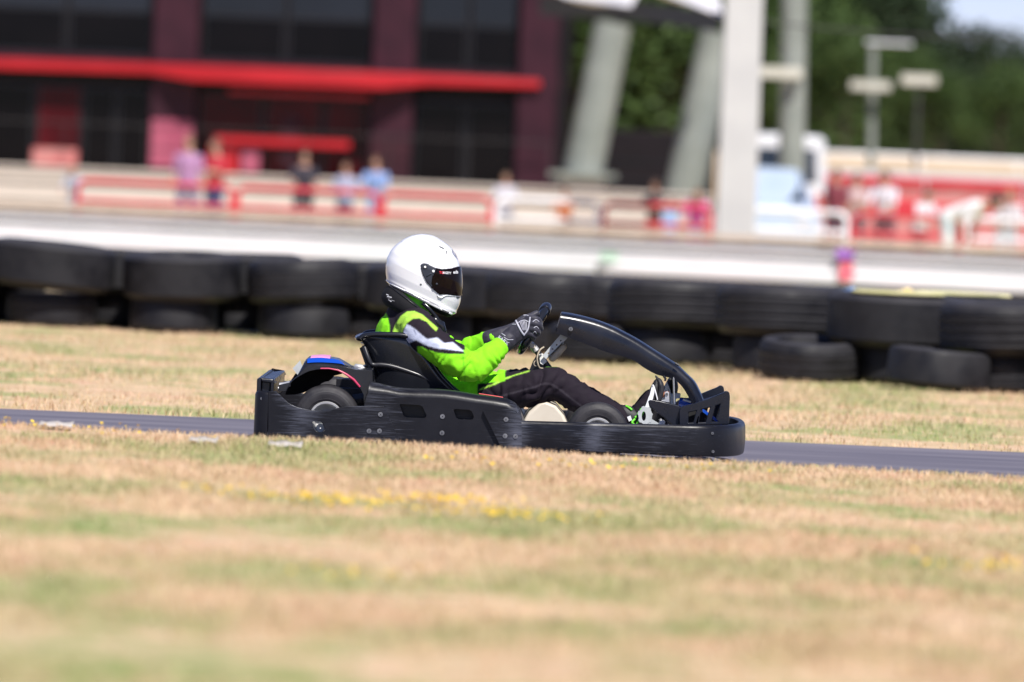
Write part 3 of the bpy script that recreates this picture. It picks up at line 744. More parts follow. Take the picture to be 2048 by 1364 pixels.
hem_p = [(862, 700), (890, 750), (902, 760), (912, 768), (921, 764), (926, 768), (940, 760), (948, 769), (949, 777), (935, 778), (910, 776), (890, 776), (860, 776)]
seam1 = [(990, 795), (1005.6, 791), (1040, 782), (1070, 774), (1088, 767), (1100.5, 768), (1112, 774), (1123, 781.5), (1145, 799), (1164, 813), (1190, 830)]
chest_p = [(880, 672), (888, 672), (896, 680), (892, 682), (884, 677)]
def suit_colour(co, n):
    px, py = pix(co)
    arm = abs(co.y) > .10
    if px > 1262 and py > 780: return BLK
    # legs
    if px > 955 and (py > 733 and px > 1010 or py > 762 + (1010 - px) * .1):
        fore = arm and py < 742 and px < 1012
        if not fore:
            if inpoly(px, py, leg_stripe): return NEO2
            if arm and segdist(px, py, seam1) < 1.5: return SEAM
            return BLK
    if arm and px > 835:
        if inpoly(px, py, black_strip): return BLK
        if inpoly(px, py, white_p): return WHT
        line = interp([(800, 690), (848, 695), (876, 704), (900, 707), (930, 708), (932, 640), (1100, 640)], px)
        if px > 898 and co.y > 0: return NEO
        if py > line - 1 or px > 930:
            if segdist(px, py, [(926, 712), (928, 735), (930, 762)]) < 1.0: return (0.10, 0.45, 0.012)
            return NEO
        if px > 898 and py > 700: return NEO
        if inpoly(px, py, band_p): return NEO2
        return BLK
    if inpoly(px, py, back_p): return NEO
    if inpoly(px, py, band_p) and co.y < .5: return NEO2
    if arm and inpoly(px, py, white_p): return WHT
    if inpoly(px, py, hem_p): return NEO
    return BLK
paint(body, 'suit', suit_colour, soft=True)
rebase(body, DL)
person = link('person', body, M['suit'], None, smooth=180, loc=DL)
tag(person, 'kart driver in white full-face helmet and neon green and black race suit', 'person')

# helmet: slices parallel to its sloping base, silhouette traced, egg-shaped in plan
sil = [(841, 468), (855, 469), (868, 472), (880, 478.5), (892, 487), (900, 494), (907, 502), (912.5, 511), (916.5, 521), (919.5, 533), (921.5, 544), (922.5, 556), (923, 568), (923, 580), (922.5, 590), (922, 598), (919.5, 608), (915.5, 617), (910.5, 625.5), (908, 628), (903, 628.4),
       (888, 622), (866, 610.5), (853, 603.5), (841, 597), (821, 586), (808, 580.5), (796, 576), (784, 570), (778.5, 565), (774, 558), (772, 550), (771.2, 542), (771.5, 532), (772.5, 524), (774.5, 515.5), (778, 508), (782, 500.5), (788.5, 493), (796, 486.5), (805.5, 479.5), (816, 474), (828, 470)]
S3 = [P(v.x, v.y, 0) for v in catmull([(x, y, 0) for x, y in sil[-2:] + sil + sil[:2]], 5)[10:-10]]
ang = math.radians(25.2 - 2.45)
u_ = Vector((math.cos(ang), 0, -math.sin(ang))); v_ = Vector((math.sin(ang), 0, math.cos(ang)))
org = P(841, 597, 0)
uv = [((p - org).dot(u_), (p - org).dot(v_)) for p in S3]
v0, v1 = min(q[1] for q in uv), max(q[1] for q in uv)
def span(v):
    xs = []
    for (a, b2), (c, d) in zip(uv, uv[1:] + uv[:1]):
        if (b2 - v) * (d - v) <= 0 and b2 != d: xs.append(a + (c - a) * (v - b2) / (d - b2))
    return (min(xs), max(xs)) if len(xs) > 1 else None
NRW, NCL = 210, 288
wid = [(0, .104), (.08, .113), (.2, .123), (.35, .130), (.5, .1315), (.62, .127), (.74, .113), (.84, .093), (.92, .067), (.97, .042), (1, .0)]
secs = []
for i in range(NRW):
    s = 1 - (1 - i / (NRW - 1)) ** 1.7 if True else 0
    s = min(max(s, .012), .9985); v = lerp(v0, v1, s)
    a0, a1 = span(v); uc, ha = (a0 + a1) / 2, (a1 - a0) / 2
    k = min(6.999, s * 1); wv = interp(wid, s)
    row = []
    for j in range(NCL):
        an = 2 * math.pi * j / NCL; ca, sa = math.cos(an), math.sin(an); e = 2 / 2.28
        uu = ha * math.copysign(abs(ca) ** e, ca); yy = wv * math.copysign(abs(sa) ** e, sa) * (1 - .10 * max(0, ca) ** 2 - .04 * max(0, -ca))
        flare = .004 * math.exp(-((s - .055) / .028) ** 2)
        p = org + u_ * (uc + uu * (1 + flare / .15)) + v_ * v; p.y = yy * (1 + flare / .12); row.append(p)
    secs.append(row)
hm = MB(); hm.loft(secs); HV, HF = hm.v, hm.f
# the eye port and the chin dimples are pressed into the shell
helm = hm.build('helmet', M['helmet'], person, smooth=180)
htree = BVHTree.FromPolygons([Vector(q) for q in HV], HF)
def shell_patch(poly, off, name, m, parent, both=True, thick=.003):
    """a fitted piece lying on the helmet: all shell faces whose side view falls in poly, lifted by off"""
    vs = [Vector(q) for q in HV]; use = {}; fs = []; nv = []
    for f in HF:
        if len(f) != 4: continue
        c = sum((vs[i] for i in f), Vector()) / 4
        if both is not True and c.y * both < 0: continue
        px, py = pix(Vector((c.x, 0, c.z)))
        if inpoly(px, py, poly):
            r = []
            for i in f:
                if i not in use: use[i] = len(nv); nv.append(vs[i])
                r.append(use[i])
            fs.append(tuple(r))
    cen = org + v_ * .12
    acc = [Vector() for _ in nv]
    for f in fs:
        n = (nv[f[1]] - nv[f[0]]).cross(nv[f[2]] - nv[f[0]])
        if n.dot(nv[f[0]] - cen) < 0: n = -n
        for i in f: acc[i] += n
    pm = MB(); pm.add([p + a.normalized() * off for p, a in zip(nv, acc)], fs)
    o = pm.build(name, m, parent, smooth=180)
    s = o.modifiers.new('thick', 'SOLIDIFY'); s.thickness = thick; s.offset = -1
    return o, pm
port = [(843, 531), (845.5, 528.3), (849.6, 527.2), (854, 527.3), (858, 529), (871.5, 535.5), (885, 538.2), (902, 537.2), (915, 534), (935, 533), (935, 589.5), (915, 589.8), (892, 586.5), (880, 587), (875, 583.5), (865, 575), (854.6, 563), (848, 551), (844.2, 540)]
pivp = [p if p[0] < 874 else (876, p[1]) for p in port if p[0] < 880] 
piv = [(843, 531), (845.5, 528.3), (849.6, 527.2), (854, 527.3), (858, 529), (871.5, 535.5), (874, 536.2), (870, 546), (866, 552), (864.5, 560), (867, 576), (865, 575), (854.6, 563), (848, 551), (844.2, 540)]
gask, _ = shell_patch([(p[0] + (p[0] - 890) * .018, p[1] + (p[1] - 560) * .045) for p in port], .0012, 'eyeport_gasket', M['pivot'], helm, thick=.002)
visor, vm = shell_patch([p for p in port if p[0] >= 871] + [(865, 575), (864, 560), (866, 551), (870, 545)], .0052, 'visor', M['visor'], helm, thick=.003)
for sd_ in (-1, 1): shell_patch(piv, .0042, 'visor_base_plate', M['pivot'], helm, both=sd_, thick=.003)
vtree = BVHTree.FromPolygons([Vector(q) for q in vm.v], vm.f)
rub, _ = shell_patch([(760, 548), (779, 563.5), (796, 572.5), (821, 582.5), (841, 593.5), (866, 607), (888, 618.6), (903, 625), (908, 640), (760, 600)], .0004, 'base_trim', M['helmet'], helm, thick=.004)
sk = MB()
lo = [q for q in secs[0]]; cenl = sum(lo, Vector()) / len(lo)
sk.loft([[cenl + (q - cenl) * 1.004 + v_ * .002 for q in lo], [cenl + (q - cenl) * .97 - v_ * .007 for q in lo], [cenl + (q - cenl) * .90 - v_ * .014 for q in lo], [cenl + (q - cenl) * .72 - v_ * .020 for q in lo]])
sk.build('neck_roll', M['cloth_black'], helm, smooth=180)
def hstud(px, py, r, h, m, name, off=.004):
    p = P(px, py, -.2); hit = htree.ray_cast(p, Vector((0, 1, 0)))
    if hit[0] is None: return
    n = hit[1]; n = -n if n.y > 0 else n
    q = MB(); q.tube([hit[0] + n * off, hit[0] + n * (off + h * .7), hit[0] + n * (off + h)], [r, r, r * .7], 18); return q.build(name, m, helm)
hstud(849.6, 534.8, .0085, .002, M['visor'], 'pivot_ring', .0040); hstud(849.6, 534.8, .0052, .004, M['white_plastic'], 'pivot_screw', .0045)
hstud(865.8, 543.0, .0055, .003, M['white_plastic'], 'pivot_screw', .0045); hstud(872.5, 568, .0045, .003, M['pivot'], 'visor_stop', .006)
hstud(841.2, 569.3, .0052, .0015, M['alu'], 'snap_stud', .0); hstud(841.2, 569.3, .0030, .0025, M['pivot'], 'snap_socket', .0)
def on_helmet(pts2, off, tree=htree, d=Vector((0, 1, 0)), Y0=-.3):
    o = []
    for x, y in pts2:
        s = P(x, y, 0); s.y = Y0; h = tree.ray_cast(s, d)
        if h[0] is None: return None
        n = h[1]; n = -n if n.dot(d) > 0 else n
        o.append(h[0] + n * off)
    return o
for nm, ln, r, m in (('vent_slot', [(879.5, 493.3), (883.5, 495), (887, 497)], .0030, 'pivot'), ('vent_slot', [(893, 503), (892.3, 507.5)], .0022, 'pivot'), ('vent_slot', [(891.5, 501.5), (894.5, 502.5)], .0020, 'zinc_plate'),
                     ('chin_vent', [(913.5, 594), (916, 594.8), (919, 594)], .0024, 'pivot'), ('lever', [(855, 551), (858, 548.5), (862.5, 546)], .0038, 'pivot'),
                     ('vent_slot', [(803, 483), (806, 484)], .0010, 'zinc_plate')):
    q = on_helmet(ln, .0045 if nm == 'lever' else .0008)
    if q: t = MB(); t.tube(q, r, 10, dome=True); t.build(nm, M[m], helm, smooth=80)
q = on_helmet([(875.5, 589), (878, 592.5), (883, 594), (888, 591), (893, 589.6), (902, 590.4), (911, 592.2)], .001)
if q: t = MB(); t.tube(q, [.002, .004, .0045, .0038, .003, .0025, .0015], 12, dome=True); t.build('chin_ridge', M['helmet'], helm, smooth=180)
# writing on the visor strip and the oval badge on the brow
def print_on(txt, px, py, size, m, name, parent, tree, rot=0.0, bold=0, off=.0008, sx=1.0, Y0=-.3):
    vs, fs = text_mesh(txt, size, bold=bold); c = P(px, py, 0); out_ = []; cr, sr = math.cos(rot), math.sin(rot)
    for v in vs:
        x, z = v.x * sx * cr - v.y * sr, v.x * sx * sr + v.y * cr
        h = tree.ray_cast(Vector((c.x + x, Y0, c.z + z)), Vector((0, 1, 0)))
        out_.append(h[0] + Vector((0, -off, 0)) if h[0] else None)
    fs = [f for f in fs if all(out_[i] is not None for i in f)]
    t = MB(); t.add([p if p is not None else (0, 0, 0) for p in out_], fs)
    used = sorted({i for f in fs for i in f}); mp = {k: i for i, k in enumerate(used)}
    t2 = MB(); t2.add([out_[k] for k in used], [tuple(mp[i] for i in f) for f in fs])
    return t2.build(name, m, parent, smooth=0) if fs else None
print_on('TO', 884.2, 544.6, .0145, M['red_print'], 'visor_lettering', visor, vtree, rot=-.04, bold=.0004)
print_on('MAZETY', 894.5, 545.1, .0130, M['white_cloth'], 'visor_lettering', visor, vtree, rot=-.04, bold=.0003, sx=.72)
print_on('eds', 911.8, 543.6, .0200, M['white_cloth'], 'visor_lettering', visor, vtree, rot=.12, bold=.0004, sx=.75)
def front_print(pts_loops, m, name):
    pass
bad = MB(); cz = P(912, 510.5, 0); fwd = Vector((-1, 0, 0)); rings = []
for k in range(48):
    a = 2 * math.pi * k / 48; r_ = []
    for f_ in (1.0, .84):
        y, z = .046 * f_ * math.cos(a), .0215 * (f_ - .0) * math.sin(a)
        h = htree.ray_cast(Vector((cz.x + .2, y, cz.z + z + .003)), fwd); r_.append(h[0] + h[1] * .0008 * (1 if h[1].x > 0 else -1))
    rings.append(r_)
bad.loft(rings, closed=False, cap=False, loop=True)
vs, fs = text_mesh('Arai', .034, bold=.0006); ov = []
for v in vs:
    h = htree.ray_cast(Vector((cz.x + .2, v.x, cz.z + v.y + .003)), fwd); ov.append(h[0] + h[1] * .0008 * (1 if h[1].x > 0 else -1))
bad.add(ov, fs); bad.build('brow_badge', M['navy_print'], helm, smooth=0)

# padded neck brace, collar
nb_ = MB(); nc = P(822, 619, 0); a2 = math.radians(32 - 2.45); ub = Vector((math.cos(a2), 0, -math.sin(a2))); vb = Vector((math.sin(a2), 0, math.cos(a2)))
ring, rr = [], []
for k in range(48):
    a = 2 * math.pi * k / 48; f = (1 - math.cos(a)) / 2      # 0 at the front, 1 at the back
    ring.append(nc + ub * (.116 * math.cos(a) + .012) + Vector((0, .130 * math.sin(a), 0)) + vb * (.004 * f)); rr.append(lerp(.022, .047, f ** 1.2))
nb_.tube(ring, rr, 18, loop=True, flat=(1.0, .82), up=vb)
brace = nb_.build('neck_brace', M['cloth_black'], person, smooth=180)
pp = MB(); pp.tube([p + vb * (r * .75) + (p - nc).normalized() * r * .62 for p, r in zip(ring, rr)], .0022, 6, loop=True); pp.build('piping', M['gloss_black'], brace, smooth=80)
wl = MB()
btree = BVHTree.FromPolygons([Vector(q) for q in nb_.v], nb_.f)
for (a, b2, c, d) in ((774.5, 587.5, 778.5, 590.5), (776, 591.5, 784.5, 594.5), (777.5, 595.2, 785, 597), (779, 598, 781, 600.5), (782.5, 599.5, 784, 603), (785, 599, 790, 601)):
    q = on_helmet([(a, b2), (c + 1, b2 + 2), (c, d), (a - 1, d - 1.5)], .0012, btree)
    if q: wl.add(q, [(0, 1, 2, 3)])
wl.build('woven_label', M['white_cloth'], brace, smooth=0)
cl = MB(); cl.tube([P(818, 622, 0), P(829, 606, 0), P(834, 596, 0)], [.088, .086, .082], 32, flat=(1, 1.05)); cl.build('collar', M['neon'], person, smooth=80)
sr = MB(); sr.tube(catmull([P(845, 606, -.10), P(862, 622, -.108), P(880, 645, -.095), (P(888, 662, -.06))], 5), [.008] * 16, 10, flat=(1, .5)); sr.tube([P(870, 640, -.10), P(880, 650, -.098), P(886, 664, -.085)], [.016, .022, .016], 12, dome=True)
sr.build('brace_strap', M['gloss_black'], person, smooth=80)
bt = MB(); bt.tube(catmull([P(857, 641, -.165), P(866, 650, -.165), P(874, 658, -.155)], 4), [.012] * 9, 12, flat=(.55, 1.2), dome=True); e_ = bt.build('epaulette', M['neon'], person, smooth=80)
vs, fs = text_mesh('OMP', .015, bold=.0004)

# gloves
def glove(pts, fingers, thumb, near=True):
    g = MB()
    def tb(pl, dome=True, k=4, flat=None, up=None):
        c = [(*P(x, y, Y), r) for x, y, Y, r in pl]; xyz = catmull([q[:3] for q in c], k); rs = []
        for i in range(len(c) - 1):
            for s in range(k): rs.append(lerp(c[i][3], c[i + 1][3], s / k))
        rs.append(c[-1][3]); g.tube(xyz, rs, 14, dome=dome, flat=flat, up=up)
    for p in pts: tb(p[0], flat=p[1], up=(0, 1, 0))
    for f in fingers: tb(f)
    tb(thumb)
    return voxel(g, .0032, 4, .5)
Yh = -.175
near_g = glove(
    [([(993, 700, -.19, .041), (1004, 690, -.185, .041), (1018, 678, -.182, .041)], (.92, 1.0)),
     ([(1012, 682, -.185, .040), (1030, 668, -.188, .042), (1048, 656, -.190, .042), (1056, 650, -.188, .038)], (.62, 1.0))],
    # index ... little finger: over the knuckles, round the rim and back towards the palm
    [[(1054, 638, -.190, .0155), (1068, 637, -.200, .0145), (1077, 641, -.190, .0135), (1080, 648, -.165, .0130), (1074, 652, -.145, .0120)],
     [(1056, 647, -.194, .0160), (1070, 647, -.206, .0150), (1079, 652, -.195, .0140), (1080, 659, -.168, .0135), (1073, 662, -.146, .0125)],
     [(1054, 657, -.194, .0155), (1068, 658, -.204, .0148), (1075, 663, -.192, .0135), (1074, 669, -.166, .0130), (1067, 671, -.146, .0120)],
     [(1050, 666, -.190, .0145), (1062, 669, -.198, .0130), (1067, 674, -.186, .0120), (1065, 678, -.164, .0115), (1059, 679, -.147, .0105)]],
    [(1030, 656, -.165, .022), (1046, 640, -.150, .019), (1060, 634, -.138, .0160), (1073, 627, -.132, .0140)])
rebase(near_g, DL); gl = link('glove', near_g, M['glove'], person, smooth=180)
gtree = BVHTree.FromPolygons([v.co + DL for v in near_g.vertices], [tuple(p.vertices) for p in near_g.polygons])
def on_glove(pts2, off=.0008):
    o = []
    for x, y in pts2:
        s = P(x, y, -.19); s.y = -.5; h = gtree.ray_cast(s, Vector((0, 1, 0)))
        if h[0]: o.append(h[0] + Vector((0, -off, 0)))
    return o
tm = MB()
def line(pts, r, k=5):
    q = on_glove([(v.x, v.y) for v in catmull([(a, b2, 0) for a, b2 in pts], k)])
    if len(q) > 2: tm.tube(q, r, 8, dome=True)
line([(1031, 640), (1037, 652), (1043, 663), (1048, 670)], .0042); line([(1060, 635), (1058, 648), (1055, 660), (1048, 670)], .0036)
for k in range(5): line([(1040 + k * 3.0, 643.5 - (2 - abs(k - 2)) * .8), (1042.5 + k * 2.6, 651), (1046 + k * 1.6, 660)], .0014)
line([(1037, 645), (1042, 641.5), (1050, 640.5), (1056, 643)], .0020)
line([(974, 659), (985, 655), (1000, 652), (1012, 644), (1030, 633), (1045, 631), (1056, 631)], .0026)
line([(980, 667), (993, 662), (1006, 653), (1020, 649), (1031, 648.5)], .0020)
line([(985, 668), (998, 665), (1010, 671)], .0022); line([(1008, 674), (1016, 679), (1026, 679)], .0016)
line([(1066, 643), (1072, 639), (1078, 643)], .0018); line([(1068, 655), (1073, 653), (1077, 657)], .0018); line([(1066, 666), (1070, 663), (1073, 667)], .0016)
tm.build('glove_print', M['glove_trim'], gl, smooth=80)
vs, fs = text_mesh('GEARX', .021, bold=.0006); c0_ = (1003.5, 678.5); ov = []; ok = True; rot = math.radians(-33)
for v in vs:
    s = P(*c0_, -.19); x, z = v.x * math.cos(rot) - v.y * math.sin(rot), v.x * math.sin(rot) + v.y * math.cos(rot)
    h = gtree.ray_cast(Vector((s.x + x, -.5, s.z + z)), Vector((0, 1, 0))); ov.append(h[0] + Vector((0, -.001, 0)) if h[0] else None)
fs = [f for f in fs if all(ov[i] for i in f)]; used = sorted({i for f in fs for i in f}); mp = {k: i for i, k in enumerate(used)}
if fs: t = MB(); t.add([ov[k] for k in used], [tuple(mp[i] for i in f) for f in fs]); t.build('cuff_lettering', M['glove_trim'], gl, smooth=0)
cf = MB(); cf.tube([P(983, 707, -.197), P(992, 700, -.193), P(1002, 692, -.188)], [.049, .047, .044], 28, flat=(.9, 1)); cf.build('glove_cuff', M['cloth_black'], gl, smooth=60, bevel=.003)
far_g = glove(
    [([(978, 680, .19, .042), (1005, 672, .185, .041)], (.92, 1.0)), ([(1005, 672, .185, .04), (1030, 664, .188, .042), (1056, 650, .188, .038)], (.62, 1.0))],
    [[(1054, 638, .190, .0155), (1068, 637, .200, .0145), (1077, 641, .190, .0135), (1080, 648, .165, .0130), (1074, 652, .145, .0120)],
     [(1056, 647, .194, .0160), (1070, 647, .206, .0150), (1079, 652, .195, .0140), (1080, 659, .168, .0135), (1073, 662, .146, .0125)],
     [(1054, 657, .194, .0155), (1068, 658, .204, .0148), (1075, 663, .192, .0135), (1074, 669, .166, .0130), (1067, 671, .146, .0120)],
     [(1050, 666, .190, .0145), (1062, 669, .198, .0130), (1067, 674, .186, .0120), (1065, 678, .164, .0115), (1059, 679, .147, .0105)]],
    [(1030, 656, .165, .022), (1046, 640, .150, .019), (1060, 634, .138, .0160), (1073, 627, .132, .0140)])
rebase(far_g, DL); link('glove', far_g, M['glove'], person, smooth=180)

# shoes: toes up against the pedals
def shoe(s, dx, dy):
    def q(x, y, y3): return P(x + dx, y + dy, s * .165 + y3)
    g = MB(); pts = [(1262, 840, .036), (1272, 842, .044), (1284, 833, .046), (1295, 815, .042), (1304, 795, .036), (1310, 778, .031), (1313, 768, .024)]
    xyz = catmull([q(a, b2, 0) for a, b2, _ in pts], 4); rs = []
    for i in range(len(pts) - 1):
        for k in range(4): rs.append(lerp(pts[i][2], pts[i + 1][2], k / 4))
    rs.append(pts[-1][2]); g.tube(xyz, rs, 18, dome=True, flat=(1, .68), up=(0, 1, 0))
    g.tube([q(1250, 828, 0), q(1264, 836, 0), q(1274, 842, 0)], [.040, .045, .042], 18, dome=True, flat=(.95, 1), up=(0, 1, 0))
    g.sphere(q(1284, 850, 0), (.05, .04, .035))
    me = voxel(g, .0045, 4); rebase(me, DL); o = link('shoe', me, M['shoe'], person, smooth=180)
    so2 = MB(); sp_ = [(1290, 862), (1301, 846), (1311, 822), (1318, 798), (1322, 779), (1320, 765), (1315, 757)]
    xyz = catmull([q(a, b2, 0) for a, b2 in sp_], 4); so2.tube(xyz, [.034] * 8 + [.040] * 12 + [.036, .034, .030, .024, .016][:len(xyz) - 20], 14, flat=(1, .34), up=(0, 1, 0), dome=True)
    so2.build('sole', M['sole'], o, smooth=60)
    wt = MB(); side_y = -.030 if s < 0 else -.03
    wt.tube(catmull([q(1287, 838, side_y), q(1292, 822, side_y - .008), q(1299, 803, side_y - .007), q(1304, 788, side_y - .004), q(1306, 775, side_y)], 4), [.005, .006, .007, .007, .008, .008, .008, .008, .008, .008, .008, .007, .007, .007, .006, .006, .005], 8, flat=(.35, 1.2), up=(0, 1, 0))
    wt.tube(catmull([q(1304, 776, -.02), q(1306, 770, -.024), q(1311, 784, -.034), q(1315, 800, -.034)], 4), .003, 8)
    wt.build('white_flash', M['white_cloth'], o, smooth=70)
    wl_ = MB(); wl_.plate(side([(1254 + dx, 834 + dy), (1261 + dx, 831 + dy), (1264 + dx, 840 + dy), (1258 + dx, 843 + dy)], s * .165 - .047), s * .165 - .050, s * .165 - .045); wl_.build('ankle_label', M['white_cloth'], o)
    lc = MB()
    zig = []
    for k in range(9):
        t = k / 8; zig.append(q(lerp(1265, 1286, t) - 2.0 * (k % 2), lerp(846, 816, t) , (-.046 if k % 2 else -.012)))
    lc.tube(catmull(zig, 4), .0050, 8)
    lc.tube(catmull([q(1270, 838, -.046), q(1264, 845, -.052), q(1272, 850, -.05), q(1277, 842, -.05), q(1281, 833, -.05), q(1285, 827, -.046), q(1287, 818, -.03)], 4), .0048, 8)
    lc.tube(catmull([q(1252, 812, -.02), q(1258, 815, -.03), q(1264, 820, -.035)], 4), .005, 8)
    lc.build('lace', M['lace'], o, smooth=80)
shoe(-1, 0, 0); shoe(1, 28, -4)
# ------------------------------------------------------------------ ground, track, grass
def gz(x, y):
    t = max(0, min(1, (y + 3.35) / 1.25)); t = t * t * (3 - 2 * t)
    z = lerp(0.165, -0.012, t) if y < 0 else -0.004
    if y < 0: z -= .012 * max(-4, min(4, x)) * (1 - t) * (1 if y > -20 else 0)
    n = noise.noise(Vector((x * .35, y * .5, 1.7)))
    amp = .018 if y < -3.2 else (.004 if y < 3.2 else .02)
    return z + n * amp * (1 if abs(y) < 60 else 0)

def grass_colour(t, blade=False):
    g = nd(t, 'ShaderNodeNewGeometry')
    def nz(scale, detail=4, rough=.55, off=0):
        n = nd(t, 'ShaderNodeTexNoise'); n.inputs['Scale'].default_value = scale; n.inputs['Detail'].default_value = detail; n.inputs['Roughness'].default_value = rough
        mp = nd(t, 'ShaderNodeMapping'); mp.inputs['Location'].default_value = (off, off * .7, 0); mp.inputs['Scale'].default_value = (1, 1, 0.2)
        t.links.new(g.outputs['Position'], mp.inputs[0]); t.links.new(mp.outputs[0], n.inputs['Vector']); return n.outputs['Fac']
    def rng_(s, a, b):
        r = nd(t, 'ShaderNodeMapRange'); r.inputs[1].default_value = a; r.inputs[2].default_value = b; t.links.new(s, r.inputs[0]); return r.outputs[0]
    def mix(f, a, b):
        m = nd(t, 'ShaderNodeMix', data_type='RGBA'); t.links.new(f, m.inputs[0])
        for k, v in ((6, a), (7, b)):
            if isinstance(v, tuple): m.inputs[k].default_value = (*v, 1)
            else: t.links.new(v, m.inputs[k])
        return m.outputs[2]
    straw = mix(rng_(nz(3.1, 5, .6, 4), .38, .64), (0.58, 0.385, 0.25), (0.69, 0.495, 0.325))
    reddish = mix(rng_(nz(1.3, 3, .5, 21), .52, .68), straw, (0.62, 0.37, 0.25))
    green = mix(rng_(nz(2.2, 4, .6, 9), .4, .62), (0.29, 0.32, 0.12), (0.17, 0.29, 0.075))
    f = rng_(nz(.95, 6, .62, 13), .47, .575)
    c = mix(f, reddish, green)
    c = mix(rng_(nz(14, 3, .6, 2), .35, .7), c, mix(rng_(nz(6, 2, .5, 5), .4, .6), (0.38, 0.33, 0.15), (0.62, 0.46, 0.30)))
    return c, mix

def grass_mat(name, blade):
    m = bpy.data.materials.new(name); m.use_nodes = True; t = m.node_tree; b = t.nodes['Principled BSDF']
    c, mix = grass_colour(t)
    if blade:
        a = nd(t, 'ShaderNodeAttribute', attribute_name='tint')
        sp = nd(t, 'ShaderNodeSeparateColor'); t.links.new(a.outputs['Color'], sp.inputs[0])
        c = mix(sp.outputs[1], c, (0.64, 0.49, 0.35)); 
        hsv = nd(t, 'ShaderNodeHueSaturation'); mr = nd(t, 'ShaderNodeMapRange'); mr.inputs[3].default_value = .86; mr.inputs[4].default_value = 1.14
        t.links.new(sp.outputs[0], mr.inputs[0]); t.links.new(mr.outputs[0], hsv.inputs['Value']); t.links.new(c, hsv.inputs['Color']); c = hsv.outputs[0]
    t.links.new(c, b.inputs['Base Color']); b.inputs['Roughness'].default_value = .8; b.inputs['Specular IOR Level'].default_value = .2
    if not blade:
        n = nd(t, 'ShaderNodeTexNoise'); n.inputs['Scale'].default_value = 45; n.inputs['Detail'].default_value = 6
        g = nd(t, 'ShaderNodeNewGeometry'); t.links.new(g.outputs['Position'], n.inputs['Vector'])
        bp = nd(t, 'ShaderNodeBump'); bp.inputs['Strength'].default_value = .5; bp.inputs['Distance'].default_value = .02
        t.links.new(n.outputs['Fac'], bp.inputs['Height']); t.links.new(bp.outputs[0], b.inputs['Normal'])
    return m
M['ground'] = grass_mat('dry_turf', False); M['blade'] = grass_mat('grass_blades', True)

xs = [-1500, -700, -300, -120, -60, -30, -16] + [-9 + .3 * k for k in range(61)] + [16, 30, 60, 120, 300, 700, 1500]
ys = [-60, -40, -28, -20] + [-16 + .25 * k for k in range(70)] + [2, 4, 7, 11, 16, 24, 36, 60, 100, 180, 400, 900, 1800]
gm = MB(); gm.loft([[(x, y, gz(x, y)) for x in xs] for y in ys], closed=False, cap=False)
ground = gm.build('ground', M['ground'], None, smooth=180); tag(ground, kind='structure')

M['asphalt'] = mat('asphalt', (0.105, 0.098, 0.128), (0.185, 0.172, 0.205), 1.6, (.25, 1.6, 1), rough=.75, rough2=.9, bump=.5, bscale=140)
xs2 = [-120 + 240 * k / 120 for k in range(121)]
tk_ = MB(); tk_.loft([[(x, yy_ + .05 * math.sin(x * 1.7) * (.4 if yy_ else 0), .004 + max(-.006, 0)) for x in xs2] for yy_ in (-2.05, -.8, .8, 2.42)], closed=False, cap=False)
track = tk_.build('track', M['asphalt'], None, smooth=0); tag(track, kind='structure')

def ground_at(px, py, z=.14):
    d = ROT @ Vector(((px - 1024) / F, -(py - 682) / F, -1)); t = (z - CAM.z) / d.z
    return CAM + d * t

def blades(name, n, x0, x1, y0, y1, h0, h1, w0, label_seed, clump=0.0):
    r = np.random.default_rng(label_seed)
    x = r.uniform(x0, x1, n); y = r.uniform(y0, y1, n)
    dn = np.array([noise.noise(Vector((a * 1.1, b_ * 1.1, 3.3))) for a, b_ in zip(x, y)])
    keep = r.uniform(-.7, .55, n) < dn + .15
    x, y, dn = x[keep], y[keep], dn[keep]; n = len(x)
    z = np.array([gz(a, b_) for a, b_ in zip(x, y)])
    h = r.uniform(h0, h1, n) * (1 + .6 * np.clip(dn, -.5, .6)); a = r.uniform(0, 2 * np.pi, n); lean = r.uniform(.1, .95, n) * h
    la = r.uniform(0, 2 * np.pi, n); wd = r.uniform(.6, 1.3, n) * w0
    cx, sx = np.cos(a) * wd, np.sin(a) * wd; lx, ly = np.cos(la) * lean, np.sin(la) * lean
    V = np.zeros((n, 5, 3)); 
    V[:, 0] = np.stack([x - cx, y - sx, z - .004], 1); V[:, 1] = np.stack([x + cx, y + sx, z - .004], 1)
    V[:, 2] = np.stack([x + cx * .75 + lx * .35, y + sx * .75 + ly * .35, z + h * .55], 1); V[:, 3] = np.stack([x - cx * .75 + lx * .35, y - sx * .75 + ly * .35, z + h * .55], 1)
    V[:, 4] = np.stack([x + lx, y + ly, z + h * .92], 1)
    me = bpy.data.meshes.new(name); me.vertices.add(n * 5); me.vertices.foreach_set('co', V.reshape(-1))
    b0 = np.arange(n)[:, None] * 5
    loops = np.concatenate([b0 + np.array([[0, 1, 2, 3]]), b0 + np.array([[3, 2, 4]])], 1).reshape(-1)
    me.loops.add(n * 7); me.loops.foreach_set('vertex_index', loops.astype(np.int32))
    st = np.stack([np.arange(n) * 7, np.arange(n) * 7 + 4], 1).reshape(-1)
    me.polygons.add(n * 2); me.polygons.foreach_set('loop_start', st.astype(np.int32))
    me.update(calc_edges=True); me.validate()
    c = me.color_attributes.new('tint', 'FLOAT_COLOR', 'POINT'); C = np.ones((n, 5, 4)); C[:, :, 0] = r.uniform(0, 1, n)[:, None]; C[:, :, 1] = (r.uniform(0, 1, n) ** 3 * .7)[:, None]
    c.data.foreach_set('color', C.reshape(-1))
    o = bpy.data.objects.new(name, me); col.objects.link(o); me.materials.append(M['blade']); tag(o, kind='stuff'); return o
